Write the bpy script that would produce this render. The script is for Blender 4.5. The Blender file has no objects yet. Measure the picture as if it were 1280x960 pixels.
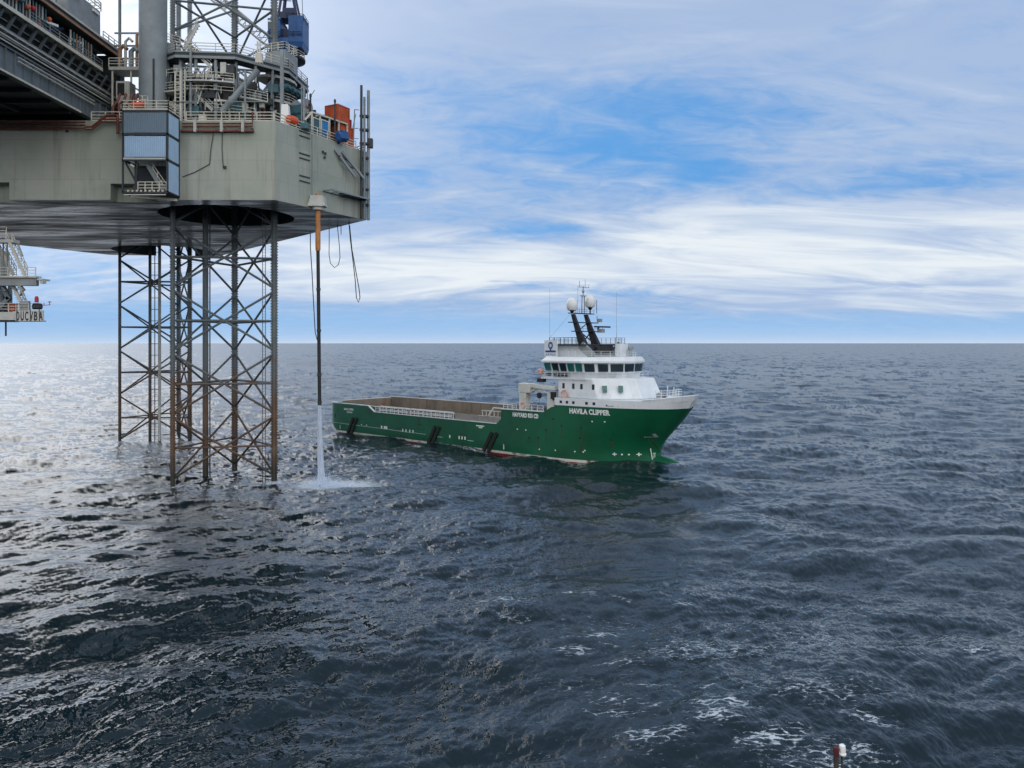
import bpy, math, random
import numpy as np
from mathutils import Vector, Matrix
random.seed(7); RNG = np.random.default_rng(11)
sc = bpy.context.scene
COL = sc.collection
R = math.radians
CAM_H = 20.0
F = 960.0                      # focal length in photo pixels (1280 wide)

EXPOSURE = 0.45
SHIP_O = (-35.9, 181.8, 0.0); SHIP_RZ = math.radians(-42)      # ship: origin at the stern on the centre line, +x to the bow
LEG_C = [(-42.5, 114.9), (-72.0, 158.5)]; LEG_ROT = [math.radians(-17), math.radians(-28)]; LEG_R = 8.0
LEG_FEET = [(cx+LEG_R*math.cos(a+k*2.0944), cy+LEG_R*math.sin(a+k*2.0944)) for (cx, cy), a in zip(LEG_C, LEG_ROT) for k in (0, 1, -1)]

# ------------------------------------------------------------------ helpers
def at(u, v, d):
    """metres for a photo pixel at a chosen distance d along the view"""
    return Vector(((u-640.0)/F*d, d, CAM_H-(v-429.0)/F*d))

class MB:
    """collects shapes for ONE mesh object"""
    def __init__(s): s.v = []; s.f = []; s.cuts = []
    def add(s, vs, fs):
        s.cuts.append((len(s.v), len(s.f))); o = len(s.v); s.v += [tuple(p) for p in vs]; s.f += [tuple(i+o for i in f) for f in fs]; return s
    def box(s, c, size, m=None):
        x, y, z = size[0]/2, size[1]/2, size[2]/2
        vs = [Vector((a, b, d)) for d in (-z, z) for b in (-y, y) for a in (-x, x)]
        c = Vector(c)
        vs = [(m @ p if m else p)+c for p in vs]
        return s.add(vs, [(0,2,3,1),(4,5,7,6),(0,1,5,4),(2,6,7,3),(0,4,6,2),(1,3,7,5)])
    def bb(s, a, b):
        return s.box([(a[i]+b[i])/2 for i in range(3)], [abs(b[i]-a[i]) for i in range(3)])
    def bar(s, p, q, w, h=None, up=(0,0,1)):
        p, q = Vector(p), Vector(q); h = h or w
        z = (q-p); L = z.length
        if L < 1e-6: return s
        z.normalize(); x = Vector(up).cross(z)
        if x.length < 1e-3: x = Vector((1,0,0)).cross(z)
        x.normalize(); y = z.cross(x)
        vs = []
        for e in (p, q):
            for a, b in ((-1,-1),(1,-1),(1,1),(-1,1)): vs.append(e+x*(a*w/2)+y*(b*h/2))
        return s.add(vs, [(3,2,1,0),(4,5,6,7),(0,1,5,4),(1,2,6,5),(2,3,7,6),(3,0,4,7)])
    def tube(s, p, q, r, n=8, r2=None):
        p, q = Vector(p), Vector(q); r2 = r if r2 is None else r2
        z = q-p
        if z.length < 1e-6: return s
        z.normalize(); x = Vector((0,0,1)).cross(z)
        if x.length < 1e-3: x = Vector((1,0,0))
        x.normalize(); y = z.cross(x)
        vs = []
        for e, rr in ((p, r), (q, r2)):
            for k in range(n):
                a = 2*math.pi*k/n; vs.append(e+x*(rr*math.cos(a))+y*(rr*math.sin(a)))
        fs = [(k, (k+1) % n, n+(k+1) % n, n+k) for k in range(n)]
        fs += [tuple(range(n-1, -1, -1)), tuple(range(n, 2*n))]
        return s.add(vs, fs)
    def path(s, pts, r, n=6):
        pts = [Vector(p) for p in pts]; vs = []; fs = []
        prev = None
        for i, p in enumerate(pts):
            t = (pts[min(i+1, len(pts)-1)]-pts[max(i-1, 0)]).normalized()
            x = prev - t*prev.dot(t) if prev else Vector((0,0,1)).cross(t)
            if x.length < 1e-3: x = Vector((1,0,0)).cross(t)
            if x.length < 1e-3: x = Vector((0,1,0)).cross(t)
            x.normalize(); prev = x; y = t.cross(x)
            for k in range(n):
                a = 2*math.pi*k/n; vs.append(p+x*(r*math.cos(a))+y*(r*math.sin(a)))
        for i in range(len(pts)-1):
            for k in range(n):
                fs.append((i*n+k, i*n+(k+1) % n, (i+1)*n+(k+1) % n, (i+1)*n+k))
        fs += [tuple(range(n-1, -1, -1)), tuple((len(pts)-1)*n+k for k in range(n))]
        return s.add(vs, fs)
    def prism(s, poly, z0, z1, poly2=None):
        """poly (x,y) list counter-clockwise from above, extruded z0..z1; poly2 = other outline at the top"""
        n = len(poly); poly2 = poly2 or poly
        vs = [(x, y, z0) for x, y in poly]+[(x, y, z1) for x, y in poly2]
        fs = [(k, (k+1) % n, n+(k+1) % n, n+k) for k in range(n)]
        fs += [tuple(range(n-1, -1, -1)), tuple(range(n, 2*n))]
        return s.add(vs, fs)
    def lathe(s, c, prof, n=20, axis=None):
        """prof: (radius, height) pairs along +z (or axis) from c"""
        c = Vector(c); vs = []; fs = []
        z = Vector(axis or (0,0,1)).normalized(); x = Vector((0,1,0)).cross(z)
        if x.length < 1e-3: x = Vector((1,0,0))
        x.normalize(); y = z.cross(x)
        for r, h in prof:
            for k in range(n):
                a = 2*math.pi*k/n; vs.append(c+z*h+x*(max(r, 1e-4)*math.cos(a))+y*(max(r, 1e-4)*math.sin(a)))
        for i in range(len(prof)-1):
            for k in range(n):
                fs.append((i*n+k, i*n+(k+1) % n, (i+1)*n+(k+1) % n, (i+1)*n+k))
        fs += [tuple(range(n-1, -1, -1)), tuple((len(prof)-1)*n+k for k in range(n))]
        return s.add(vs, fs)
    def rail(s, pts, h=1.1, w=.05, rails=3, step=1.8, kick=False):
        """handrail along a path of floor points: posts and bars"""
        pts = [Vector(p) for p in pts]
        for a, b in zip(pts[:-1], pts[1:]):
            L = (b-a).length; n = max(1, round(L/step))
            for k in range(n+1):
                p = a.lerp(b, k/n); s.bar(p, p+Vector((0,0,h)), w)
            for j in range(rails):
                z = h*(j+1)/rails; s.bar(a+Vector((0,0,z)), b+Vector((0,0,z)), w*.9)
            if kick: s.bar(a+Vector((0,0,.1)), b+Vector((0,0,.1)), .03, .2)
        return s
    def ladder(s, p, q, w=.5, side=(1,0,0), step=.35, r=.04):
        p, q = Vector(p), Vector(q); d = Vector(side).normalized()*(w/2)
        s.bar(p-d, q-d, r*2); s.bar(p+d, q+d, r*2)
        n = int((q-p).length/step)
        for k in range(1, n):
            c = p.lerp(q, k/n); s.bar(c-d, c+d, r)
        return s
    def each(s, name, m, parent=None, **kw):
        """one object for every shape that was added"""
        out = []
        for (v0, f0), (v1, f1) in zip(s.cuts, s.cuts[1:]+[(len(s.v), len(s.f))]):
            out.append(MB().add(s.v[v0:v1], [tuple(i-v0 for i in f) for f in s.f[f0:f1]]).build(name, m, parent, **kw))
        return out
    def build(s, name, m, parent=None, smooth=False, world=False, bevel=0, solid=0):
        v = s.v
        if world and parent is not None:
            r = parent
            while r.parent: r = r.parent
            inv = r.matrix_basis.inverted(); v = [tuple(inv @ Vector(p)) for p in v]
        me = bpy.data.meshes.new(name); me.from_pydata(v, [], s.f); me.update()
        if smooth:
            me.polygons.foreach_set('use_smooth', [True]*len(me.polygons))
            try: me.set_sharp_from_angle(angle=R(35))
            except Exception: pass
        ob = bpy.data.objects.new(name, me); COL.objects.link(ob)
        if m: me.materials.append(m)
        if parent: ob.parent = parent
        if bevel:
            b = ob.modifiers.new('bevel', 'BEVEL'); b.width = bevel; b.segments = 1; b.limit_method = 'ANGLE'
        if solid:
            b = ob.modifiers.new('solid', 'SOLIDIFY'); b.thickness = solid; b.offset = -1
        return ob

def tag(o, label=None, cat=None, group=None, kind=None):
    if label: o['label'] = label
    if cat: o['category'] = cat
    if group: o['group'] = group
    if kind: o['kind'] = kind
    return o
def empty(name, loc=(0,0,0), rz=0, label=None, cat=None, group=None):
    o = bpy.data.objects.new(name, None); COL.objects.link(o)
    o.location = loc; o.rotation_euler = (0,0,rz)
    o.matrix_basis = Matrix.Translation(Vector(loc)) @ Matrix.Rotation(rz, 4, 'Z')
    return tag(o, label, cat, group)
def copy_tree(o, parent=None):
    c = o.copy(); COL.objects.link(c)
    if parent: c.parent = parent
    for ch in list(o.children): copy_tree(ch, c)
    return c

def lettering(text, size, depth=.02, spacing=1.0, bold=0.0):
    """text mesh (x right, y up, centred left-bottom) as verts/faces"""
    cu = bpy.data.curves.new('lettering', 'FONT'); cu.body = text; cu.size = size; cu.extrude = depth
    cu.space_character = spacing; cu.offset = bold; cu.resolution_u = 3
    ob = bpy.data.objects.new('lettering_source', cu); COL.objects.link(ob)
    dg = bpy.context.evaluated_depsgraph_get(); dg.update()
    me = bpy.data.meshes.new_from_object(ob.evaluated_get(dg))
    vs = [v.co.copy() for v in me.vertices]; fs = [tuple(p.vertices) for p in me.polygons]
    bpy.data.objects.remove(ob); bpy.data.curves.remove(cu); bpy.data.meshes.remove(me)
    return vs, fs

# ------------------------------------------------------------------ materials
def newmat(name):
    m = bpy.data.materials.new(name); m.use_nodes = True
    nt = m.node_tree; b = nt.nodes['Principled BSDF']
    return m, nt, b
def N(nt, typ, **kw):
    n = nt.nodes.new(typ)
    for k, v in kw.items():
        if hasattr(n, k): setattr(n, k, v)
        else: n.inputs[k].default_value = v
    return n
def ramp(nt, fac, stops):
    r = nt.nodes.new('ShaderNodeValToRGB'); e = r.color_ramp.elements
    while len(e) > 1: e.remove(e[-1])
    for i, (p, c) in enumerate(stops):
        el = e[0] if i == 0 else e.new(p)
        el.position = p; el.color = (*c, 1) if len(c) == 3 else c
    nt.links.new(fac, r.inputs[0]); return r
def paint(name, col, rough=.5, metal=0.0, var=.25, scale=.6, rust=0.0, rustcol=(.16,.06,.025), streak=False, bump=.0, rustscale=.35, spec=.5):
    """worn paint: mottled tone, optional patches or drips of rust"""
    m, nt, b = newmat(name); L = nt.links
    tc = N(nt, 'ShaderNodeTexCoord')
    n1 = N(nt, 'ShaderNodeTexNoise', Scale=scale, Detail=6, Roughness=.65)
    L.new(tc.outputs['Object'], n1.inputs['Vector'])
    lo = tuple(c*(1-var) for c in col); hi = tuple(min(1, c*(1+var*.7)) for c in col)
    r = ramp(nt, n1.outputs['Fac'], [(.3, lo), (.7, hi)]); out = r.outputs[0]
    if rust > 0:
        mp = N(nt, 'ShaderNodeMapping'); L.new(tc.outputs['Object'], mp.inputs[0])
        mp.inputs['Scale'].default_value = (1,1,.12) if streak else (1,1,1)
        n2 = N(nt, 'ShaderNodeTexNoise', Scale=rustscale*(3 if streak else 1), Detail=8, Roughness=.7)
        L.new(mp.outputs[0], n2.inputs['Vector'])
        k = .68-.3*rust
        rr = ramp(nt, n2.outputs['Fac'], [(k, (0,0,0)), (k+.14, (1,1,1))])
        mx = N(nt, 'ShaderNodeMix', data_type='RGBA')
        L.new(rr.outputs[0], mx.inputs[0]); L.new(out, mx.inputs[6]); mx.inputs[7].default_value = (*rustcol, 1)
        out = mx.outputs[2]
    L.new(out, b.inputs['Base Color'])
    b.inputs['Roughness'].default_value = rough; b.inputs['Metallic'].default_value = metal
    b.inputs['Specular IOR Level'].default_value = spec
    if bump:
        n3 = N(nt, 'ShaderNodeTexNoise', Scale=scale*6, Detail=4); L.new(tc.outputs['Object'], n3.inputs['Vector'])
        bp = N(nt, 'ShaderNodeBump', Strength=bump, Distance=.05); L.new(n3.outputs['Fac'], bp.inputs['Height'])
        L.new(bp.outputs[0], b.inputs['Normal'])
    return m

# ------------------------------------------------------------------ camera, sun, sky
cam = bpy.data.cameras.new('camera'); cam_ob = bpy.data.objects.new('camera', cam); COL.objects.link(cam_ob)
cam_ob.location = (0, 0, CAM_H); cam_ob.rotation_euler = (R(90), 0, 0)
cam.sensor_width = 36; cam.lens = 36*F/1280
cam.shift_y = -51/1280.0
cam.clip_start = .5; cam.clip_end = 200000
sc.camera = cam_ob

SUN_AZ, SUN_EL = R(-42), R(30)        # left of the view, ahead of the camera
sun = bpy.data.lights.new('sun', 'SUN'); sun.energy = .5; sun.angle = R(50); sun.color = (1, .97, .93)
sun_ob = bpy.data.objects.new('sun', sun); COL.objects.link(sun_ob)
sd = Vector((math.sin(SUN_AZ)*math.cos(SUN_EL), math.cos(SUN_AZ)*math.cos(SUN_EL), math.sin(SUN_EL)))
sun_ob.rotation_euler = sd.to_track_quat('Z', 'Y').to_euler(); sun_ob.location = (0, 0, 200)

def build_world():
    w = bpy.data.worlds.new('World'); sc.world = w; w.use_nodes = True
    nt = w.node_tree; L = nt.links; bg = nt.nodes['Background']; bg.inputs['Strength'].default_value = .1
    sky = N(nt, 'ShaderNodeTexSky', sky_type='NISHITA'); sky.sun_disc = False
    sky.sun_elevation = SUN_EL; sky.sun_rotation = SUN_AZ
    def math_(op, a, b=None, c=None):
        n = nt.nodes.new('ShaderNodeMath'); n.operation = op
        for i, x in enumerate((a, b, c)):
            if x is None: continue
            if isinstance(x, (int, float)): n.inputs[i].default_value = x
            else: L.new(x, n.inputs[i])
        return n.outputs[0]
    def mixc(f, a, b, mode='MIX'):
        n = N(nt, 'ShaderNodeMix', data_type='RGBA'); n.blend_type = mode
        for s, x in ((0, f), (6, a), (7, b)):
            if isinstance(x, (int, float)): n.inputs[s].default_value = x
            elif isinstance(x, tuple): n.inputs[s].default_value = (*x, 1)
            else: L.new(x, n.inputs[s])
        return n.outputs[2]
    tc = N(nt, 'ShaderNodeTexCoord'); sp = N(nt, 'ShaderNodeSeparateXYZ'); L.new(tc.outputs['Generated'], sp.inputs[0])
    X, Y, Z = sp.outputs
    el = math_('MULTIPLY', math_('ARCSINE', Z), 57.2958)          # degrees above the horizon
    az = math_('MULTIPLY', math_('ARCTAN2', X, Y), 57.2958)       # degrees right of +Y
    # high cloud sheet: project the direction on a plane overhead
    zz = math_('ADD', math_('MAXIMUM', Z, 0.0), .20)
    cb = N(nt, 'ShaderNodeCombineXYZ'); L.new(math_('DIVIDE', X, zz), cb.inputs[0]); L.new(math_('DIVIDE', Y, zz), cb.inputs[1])
    def noise(rot, sx, sy, scale, detail, rough, off=0, dist=0.0):
        mp = N(nt, 'ShaderNodeMapping'); L.new(cb.outputs[0], mp.inputs[0])
        mp.inputs['Rotation'].default_value = (0, 0, R(rot)); mp.inputs['Scale'].default_value = (sx, sy, 1)
        mp.inputs['Location'].default_value = (off, off*.7, off*.3)
        n = N(nt, 'ShaderNodeTexNoise', Scale=scale, Detail=detail, Roughness=rough, Distortion=dist); L.new(mp.outputs[0], n.inputs['Vector'])
        return n.outputs['Fac']
    def blob(a0, e0, ra, re, tilt=0.0, soft=1.0):
        """soft patch of sky centred at azimuth a0, elevation e0 (degrees)"""
        da = math_('SUBTRACT', az, a0); de = math_('SUBTRACT', math_('SUBTRACT', el, e0), math_('MULTIPLY', da, tilt))
        q = math_('ADD', math_('POWER', math_('DIVIDE', da, ra), 2.0), math_('POWER', math_('DIVIDE', de, re), 2.0))
        return math_('POWER', 2.718, math_('MULTIPLY', q, -soft))
    K = 10.0                                                     # 1 / background strength
    def kc(*c): return tuple(x*K for x in c)
    blue = mixc(.85, mixc(1.0, sky.outputs[0], (.34, .62, .95), 'MULTIPLY'), kc(.09, .27, .56))
    # cover of the thin high cloud
    n_big = noise(16, .8, 1.4, .8, 5, .55, 3.1, .6)
    n_str = noise(-18, .55, 1.6, 1.9, 7, .56, 7.7, 1.9)
    n_fine = noise(-24, 1.0, 1.6, 6.5, 8, .62, 1.3, 1.0)
    hole = blob(7.0, 14.8, 13, 4.4, .10)
    hole = math_('MAXIMUM', hole, math_('MULTIPLY', blob(13.5, 12.0, 4.5, 1.5, .1), 1.0))
    hole = math_('MAXIMUM', hole, math_('MULTIPLY', blob(1.5, 8.3, 5.0, .8, .02), .9))
    hole = math_('MAXIMUM', hole, math_('MULTIPLY', blob(25, 10.4, 7, 1.3, .02), .8))
    hole = math_('MAXIMUM', hole, math_('MULTIPLY', blob(-8, 12.0, 5, 3, .0), .45))
    hole = math_('MAXIMUM', hole, math_('MULTIPLY', blob(22, 20.0, 9, 1.2, .25), .55))
    hole = math_('MAXIMUM', hole, math_('MULTIPLY', blob(-28, 4.0, 12, 2.5, .0), .5))
    cov = math_('ADD', .74, math_('MULTIPLY', math_('SUBTRACT', n_big, .5), 1.6))
    cov = math_('ADD', cov, math_('MULTIPLY', math_('SUBTRACT', n_str, .5), 1.25))
    cov = math_('ADD', cov, math_('MULTIPLY', math_('SUBTRACT', n_fine, .5), 1.15))
    cov = math_('SUBTRACT', cov, math_('MULTIPLY', hole, .66))
    bank = math_('MAXIMUM', blob(-2, 5.8, 17, 2.3, .0), blob(17, 6.6, 13, 2.9, .0))
    bank = math_('MAXIMUM', bank, math_('MULTIPLY', blob(33, 5.5, 14, 3.4, 0), .75))
    cov = math_('ADD', cov, math_('MULTIPLY', bank, .65))
    mp = N(nt, 'ShaderNodeMapRange', interpolation_type='SMOOTHSTEP'); L.new(cov, mp.inputs[0])
    mp.inputs[1].default_value = -.12; mp.inputs[2].default_value = .95
    cov = mp.outputs[0]
    # cloud colour: lavender veil, white where thick or towards the sun
    sunb = blob(-44, 32, 22, 19)
    wht = math_('ADD', math_('MULTIPLY', bank, math_('ADD', .60, math_('MULTIPLY', n_str, .7))), math_('MULTIPLY', math_('SUBTRACT', n_str, .52), 1.6))
    mw = N(nt, 'ShaderNodeMapRange', interpolation_type='SMOOTHSTEP'); L.new(wht, mw.inputs[0])
    mw.inputs[1].default_value = -.05; mw.inputs[2].default_value = 1.0
    ccol = mixc(mw.outputs[0], kc(.29, .385, .555), kc(.60, .645, .68))
    ccol = mixc(sunb, ccol, kc(1.75, 1.74, 1.72))
    col = mixc(cov, blue, ccol)
    veil = N(nt, 'ShaderNodeMapRange', interpolation_type='SMOOTHSTEP'); L.new(math_('ADD', el, math_('MULTIPLY', n_big, 8.0)), veil.inputs[0]); veil.inputs[1].default_value = 18; veil.inputs[2].default_value = 28; veil.inputs[4].default_value = .36
    col = mixc(veil.outputs[0], col, mixc(sunb, kc(.27, .355, .53), kc(1.2, 1.2, 1.2)))
    # clear strip under the far edge of the cloud sheet, then pale haze on the horizon
    strip = N(nt, 'ShaderNodeMapRange', interpolation_type='SMOOTHSTEP'); 
    wob = math_('ADD', el, math_('MULTIPLY', math_('SUBTRACT', n_str, .5), 1.25))
    L.new(math_('ADD', wob, math_('MULTIPLY', az, .012)), strip.inputs[0]); strip.inputs[1].default_value = 1.5; strip.inputs[2].default_value = 2.9
    low = mixc(math_('ADD', .25, math_('MULTIPLY', n_fine, .45)), kc(.13, .32, .58), kc(.33, .46, .65))
    col = mixc(strip.outputs[0], low, col)
    hz = math_('POWER', 2.718, math_('MULTIPLY', math_('MAXIMUM', el, 0.0), -1.6))
    col = mixc(math_('MULTIPLY', hz, .85), col, kc(.45, .53, .64))
    # the sheet thins to a darker slate blue overhead
    up = N(nt, 'ShaderNodeMapRange', interpolation_type='SMOOTHSTEP'); L.new(el, up.inputs[0]); up.inputs[1].default_value = 30; up.inputs[2].default_value = 66
    col = mixc(math_('MULTIPLY', up.outputs[0], math_('SUBTRACT', 1.0, math_('MULTIPLY', sunb, .8))), col, kc(.28, .36, .48))
    # thick grey-white overcast overhead and behind the viewer
    back = N(nt, 'ShaderNodeMapRange', interpolation_type='SMOOTHSTEP'); L.new(Y, back.inputs[0])
    back.inputs[1].default_value = .1; back.inputs[2].default_value = -.45
    col = mixc(math_('MULTIPLY', back.outputs[0], .8), col, kc(1.2, 1.21, 1.22))
    out = col
    L.new(out, bg.inputs['Color'])

build_world()

# ------------------------------------------------------------------ the sea: wind-wave spectrum on one sheet to the horizon
def wave_tile(n, size, lam_min, lam_max, wind, wdir, seed, chop, spread=2):
    g = np.random.default_rng(seed)
    k1 = np.fft.fftfreq(n, 1.0/n)*2*np.pi/size
    kx, ky = np.meshgrid(k1, k1, indexing='ij'); k = np.hypot(kx, ky); k[0, 0] = 1e-6
    L = wind**2/9.81
    c = (kx*math.cos(wdir)+ky*math.sin(wdir))/k
    P = np.exp(-1/(k*L)**2)/k**4*np.abs(c)**spread*np.where(c < 0, .35, 1.0)
    P = P+.12*np.exp(-1/(k*L)**2)/k**4
    lo, hi = 2*np.pi/lam_max, 2*np.pi/lam_min
    win = 1/(1+(lo/k)**12)/(1+(k/hi)**12)
    P *= win; P[0, 0] = 0
    h = (g.normal(size=(n, n))+1j*g.normal(size=(n, n)))*np.sqrt(P)
    f = lambda s: np.real(np.fft.ifft2(s))
    hh = f(h); sx, sy = f(1j*kx*h), f(1j*ky*h)
    dx, dy = f(-1j*kx/k*h), f(-1j*ky/k*h)
    return dict(n=n, size=size, h=hh, sx=sx, sy=sy, dx=dx*chop, dy=dy*chop)
def normalise(t, slope):
    s = math.sqrt((t['sx']**2+t['sy']**2).mean()); q = slope/s
    for a in ('h', 'sx', 'sy', 'dx', 'dy'): t[a] *= q
    return t
def sample(t, x, y, rot=0.0, keys=('h', 'sx', 'sy', 'dx', 'dy')):
    c, s = math.cos(rot), math.sin(rot)
    n = t['n']; u = ((c*x+s*y)/t['size'] % 1.0)*n; v = ((-s*x+c*y)/t['size'] % 1.0)*n
    i0 = np.floor(u).astype(np.int32); j0 = np.floor(v).astype(np.int32); fu = u-i0; fv = v-j0
    i0 %= n; j0 %= n; i1 = (i0+1) % n; j1 = (j0+1) % n
    o = {}
    for k in keys:
        a = t[k]; o[k] = (a[i0, j0]*(1-fu)+a[i1, j0]*fu)*(1-fv)+(a[i0, j1]*(1-fu)+a[i1, j1]*fu)*fv
    for a, b in (('sx', 'sy'), ('dx', 'dy')):
        if a in o: o[a], o[b] = c*o[a]-s*o[b], s*o[a]+c*o[b]
    return o
WD = R(-78)                                             # the wind blows towards the viewer, a little to the right
T1 = normalise(wave_tile(1024, 397.0, 3.2, 60, 6.3, WD, 3, 1.15), .142)
T2 = normalise(wave_tile(512, 53.0, .55, 3.2, 6.3, WD, 5, 1.0), .165)
T3 = normalise(wave_tile(512, 13.3, .12, .55, 6.3, WD, 9, .6), .15)
PATCH = normalise(wave_tile(512, 611.0, 25, 160, 14, R(20), 21, 0), 1.0)   # gusts: rougher and calmer patches
PATCH['h'] /= PATCH['h'].std()

def sea_height(x, y):
    a = np.array([float(x)]); b = np.array([float(y)])
    return float((sample(T1, a, b, 0, ('h',))['h']+sample(T2, a, b, .5, ('h',))['h'])[0])

def build_sea():
    HF = CAM_H*768.0
    dv = np.concatenate([np.arange(520, 22, -.9), np.arange(22, 2, -.3), np.arange(2, .25, -.15)])
    rr = np.concatenate([[3, 8, 14, 19, 23, 26], HF/dv, [80000, 150000]]); rr = np.unique(rr[rr > 2])
    rr = np.concatenate([rr[rr < 28][:6], rr[rr >= 28]])
    fan = 42.0
    th = np.concatenate([np.arange(-fan, fan, .085), np.arange(fan, 360-fan, 1.5)])
    th = np.radians(th); nc = len(th); nr = len(rr)
    Rg, Tg = np.meshgrid(rr, th, indexing='ij')
    x = (Rg*np.sin(Tg)).ravel(); y = (Rg*np.cos(Tg)).ravel(); r = Rg.ravel()
    spc = np.gradient(rr); sp = np.maximum(np.repeat(spc, nc)*.5, r*.0015)
    coarse = np.tile((np.degrees(th) > fan+1) & (np.degrees(th) < 359-fan), nr); sp = np.where(coarse, r*.03, sp)
    s1, s2, s3 = sample(T1, x, y), sample(T2, x, y, .5), sample(T3, x, y, 1.1)
    pt = sample(PATCH, x, y, 0, ('h',))['h']
    # smoother slick drifting from the ship's bow towards the platform
    tt = np.clip((y-30)/95, 0, 1.2); slick = np.exp(-((x-(5+17*tt+3*np.sin(y*.09)))/(5+3*tt))**2)*(y > 20)*(y < 125)
    gust = np.clip(1+.22*pt, .5, 1.6)*(1-.5*slick)
    def res(lam): q = np.clip(lam/(sp*3.0), 0, 1); return q*q*(3-2*q)
    w1, w2, w3 = res(14), res(1.8), res(.35)
    # slick lee of the ship and of the legs is left to the reflections
    z = s1['h']*w1+s2['h']*w2*gust+s3['h']*w3*gust
    far = np.clip((r-2500)/6000, 0, 1); z = z*(1-far)
    px = x+s1['dx']*w1+s2['dx']*w2; py = y+s1['dy']*w1+s2['dy']*w2
    fade = np.clip(1.05-r/2600, .22, 1)
    def kw(w, keep): return w+(1-w)*keep*fade
    a1, a2, a3 = kw(w1, .8), kw(w2, .5)*gust, kw(w3, .30)*gust
    nx = -(s1['sx']*a1+s2['sx']*a2+s3['sx']*a3*.9); ny = -(s1['sy']*a1+s2['sy']*a2+s3['sy']*a3*.9)
    nz = np.ones_like(nx); l = np.sqrt(nx*nx+ny*ny+1)
    un = (.142**2*np.clip(1-a1**2, 0, 1)+.165**2*np.clip(1-a2**2, 0, 1)+.15**2*np.clip(1-a3**2, 0, 1))
    rough = np.clip(np.sqrt(np.sqrt(un)*.3), .10, .25)
    # foam: breaking crests in loose streaks, wash round the legs, the jet and the hull
    crest = np.clip((s1['h']/s1['h'].std()-1.1)*.5, 0, 1)
    foam = np.zeros_like(x)
    def spot(cx, cy, rx, ry, amp, rot=0):
        c, s = math.cos(rot), math.sin(rot); dx = x-cx; dy = y-cy
        q = ((c*dx+s*dy)/rx)**2+((-s*dx+c*dy)/ry)**2
        return amp*np.exp(-q)
    FOAM = [(8, 54, 7, 3, .62), (12, 49, 8, 2.4, .62), (4, 45, 5, 2, .6), (20, 50, 6, 3, .52), (-6, 45, 7, 2, .45), (2.5, 38, 6, 1.6, .66), (17, 43, 6, 2, .52), (15, 37, 5, 1.6, .62), (26, 58, 6, 4, .22), (14, 38, 3, .8, .55), (1.5, 37.5, 3, .7, .6)]
    fr_ = random.Random(4)
    for k in range(90):
        fx = fr_.gauss(11, 9); fy = 34+fr_.random()*27-.25*abs(fx-9); FOAM.append((fx, fy, .8+fr_.random()*2.2, .3+fr_.random()*.8, .42+fr_.random()*.36, fr_.uniform(-.5, .5)))
    for f in FOAM: foam = np.maximum(foam, spot(*f))
    foam *= .6+.6*np.clip(s1['h']/s1['h'].std()*.5+.5, 0, 1.2)
    for ax, ay in LEG_FEET: foam = np.maximum(foam, spot(ax+.6, ay-1.0, 2.4, 2.6, 1.3))
    foam = np.maximum(foam, spot(-72.5, 152, 9, 5, .5))
    foam = np.maximum(foam, spot(-26.4, 109.4, 3.6, 2.8, 1.1)); foam = np.maximum(foam, spot(-23.2, 109.8, 5.0, 2.2, .9))
    # along the ship's waterline
    c, s = math.cos(SHIP_RZ), math.sin(SHIP_RZ); dx = x-SHIP_O[0]; dy = y-SHIP_O[1]; lx = c*dx+s*dy; ly = -s*dx+c*dy
    foam = np.maximum(foam, np.where((lx > -3) & (lx < 84), .0+1.25*np.exp(-((np.abs(ly)-9.2)/.8)**2)*(lx < 62)*(.55+.6*np.sin(lx*.31)*np.sin(lx*.13+1)), 0))
    foam = np.maximum(foam, 1.0*np.exp(-((lx+3)/4.5)**2-(ly/8)**2)); foam = np.maximum(foam, .95*np.exp(-((lx-84.5)/3)**2-((ly)/3)**2))
    # far white horses
    foam = np.maximum(foam, np.where(r > 70, .42*np.clip((s1['h']/s1['h'].std()-1.9)*1.3, 0, 1), 0)*np.clip(1-(r-70)/700, 0, 1))
    wash = np.clip(spot(-26.2, 108.2, 3.2, 4.2, 1.1)+spot(-22.8, 108.6, 5.0, 3.4, .8)+spot(-28.0, 106.5, 4, 3, .3), 0, 1)
    wash = np.maximum(wash, .35*np.exp(-((lx+4)/5)**2-(ly/8)**2)); wash = np.maximum(wash, spot(-71, 150, 8, 5, .5)); wash = np.maximum(wash, np.where((lx > 0) & (lx < 62), .38*np.exp(-((ly+9.3)/.7)**2)*np.clip(.4+.8*np.sin(lx*.37)*np.sin(lx*.15+1), 0, 1), 0))
    verts = np.stack([px, py, z], 1).astype(np.float32)
    idx = np.arange(nr*nc).reshape(nr, nc); nxt = np.roll(idx, -1, axis=1)
    q = np.stack([idx[:-1], nxt[:-1], nxt[1:], idx[1:]], -1)[..., ::-1].reshape(-1, 4).astype(np.int32)
    # close the disc below the viewer
    c0 = len(verts); verts = np.vstack([verts, [[0, 0, 0]]]).astype(np.float32)
    tri = np.stack([idx[0], np.full(nc, c0), nxt[0]], -1)[:, ::-1].astype(np.int32)
    me = bpy.data.meshes.new('sea'); nq, ntr = len(q), len(tri)
    me.vertices.add(len(verts)); me.vertices.foreach_set('co', verts.ravel())
    me.loops.add(nq*4+ntr*3); me.loops.foreach_set('vertex_index', np.concatenate([q.ravel(), tri.ravel()]))
    me.polygons.add(nq+ntr)
    me.polygons.foreach_set('loop_start', np.concatenate([np.arange(nq)*4, nq*4+np.arange(ntr)*3]).astype(np.int32))
    me.update(calc_edges=True); me.validate()
    me.polygons.foreach_set('use_smooth', np.ones(nq+ntr, bool))
    def attr(name, typ, data):
        a = me.attributes.new(name, typ, 'POINT'); a.data.foreach_set('vector' if typ == 'FLOAT_VECTOR' else 'value', data.astype(np.float32).ravel())
    pad = lambda a, v: np.concatenate([a, [v]])
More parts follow.
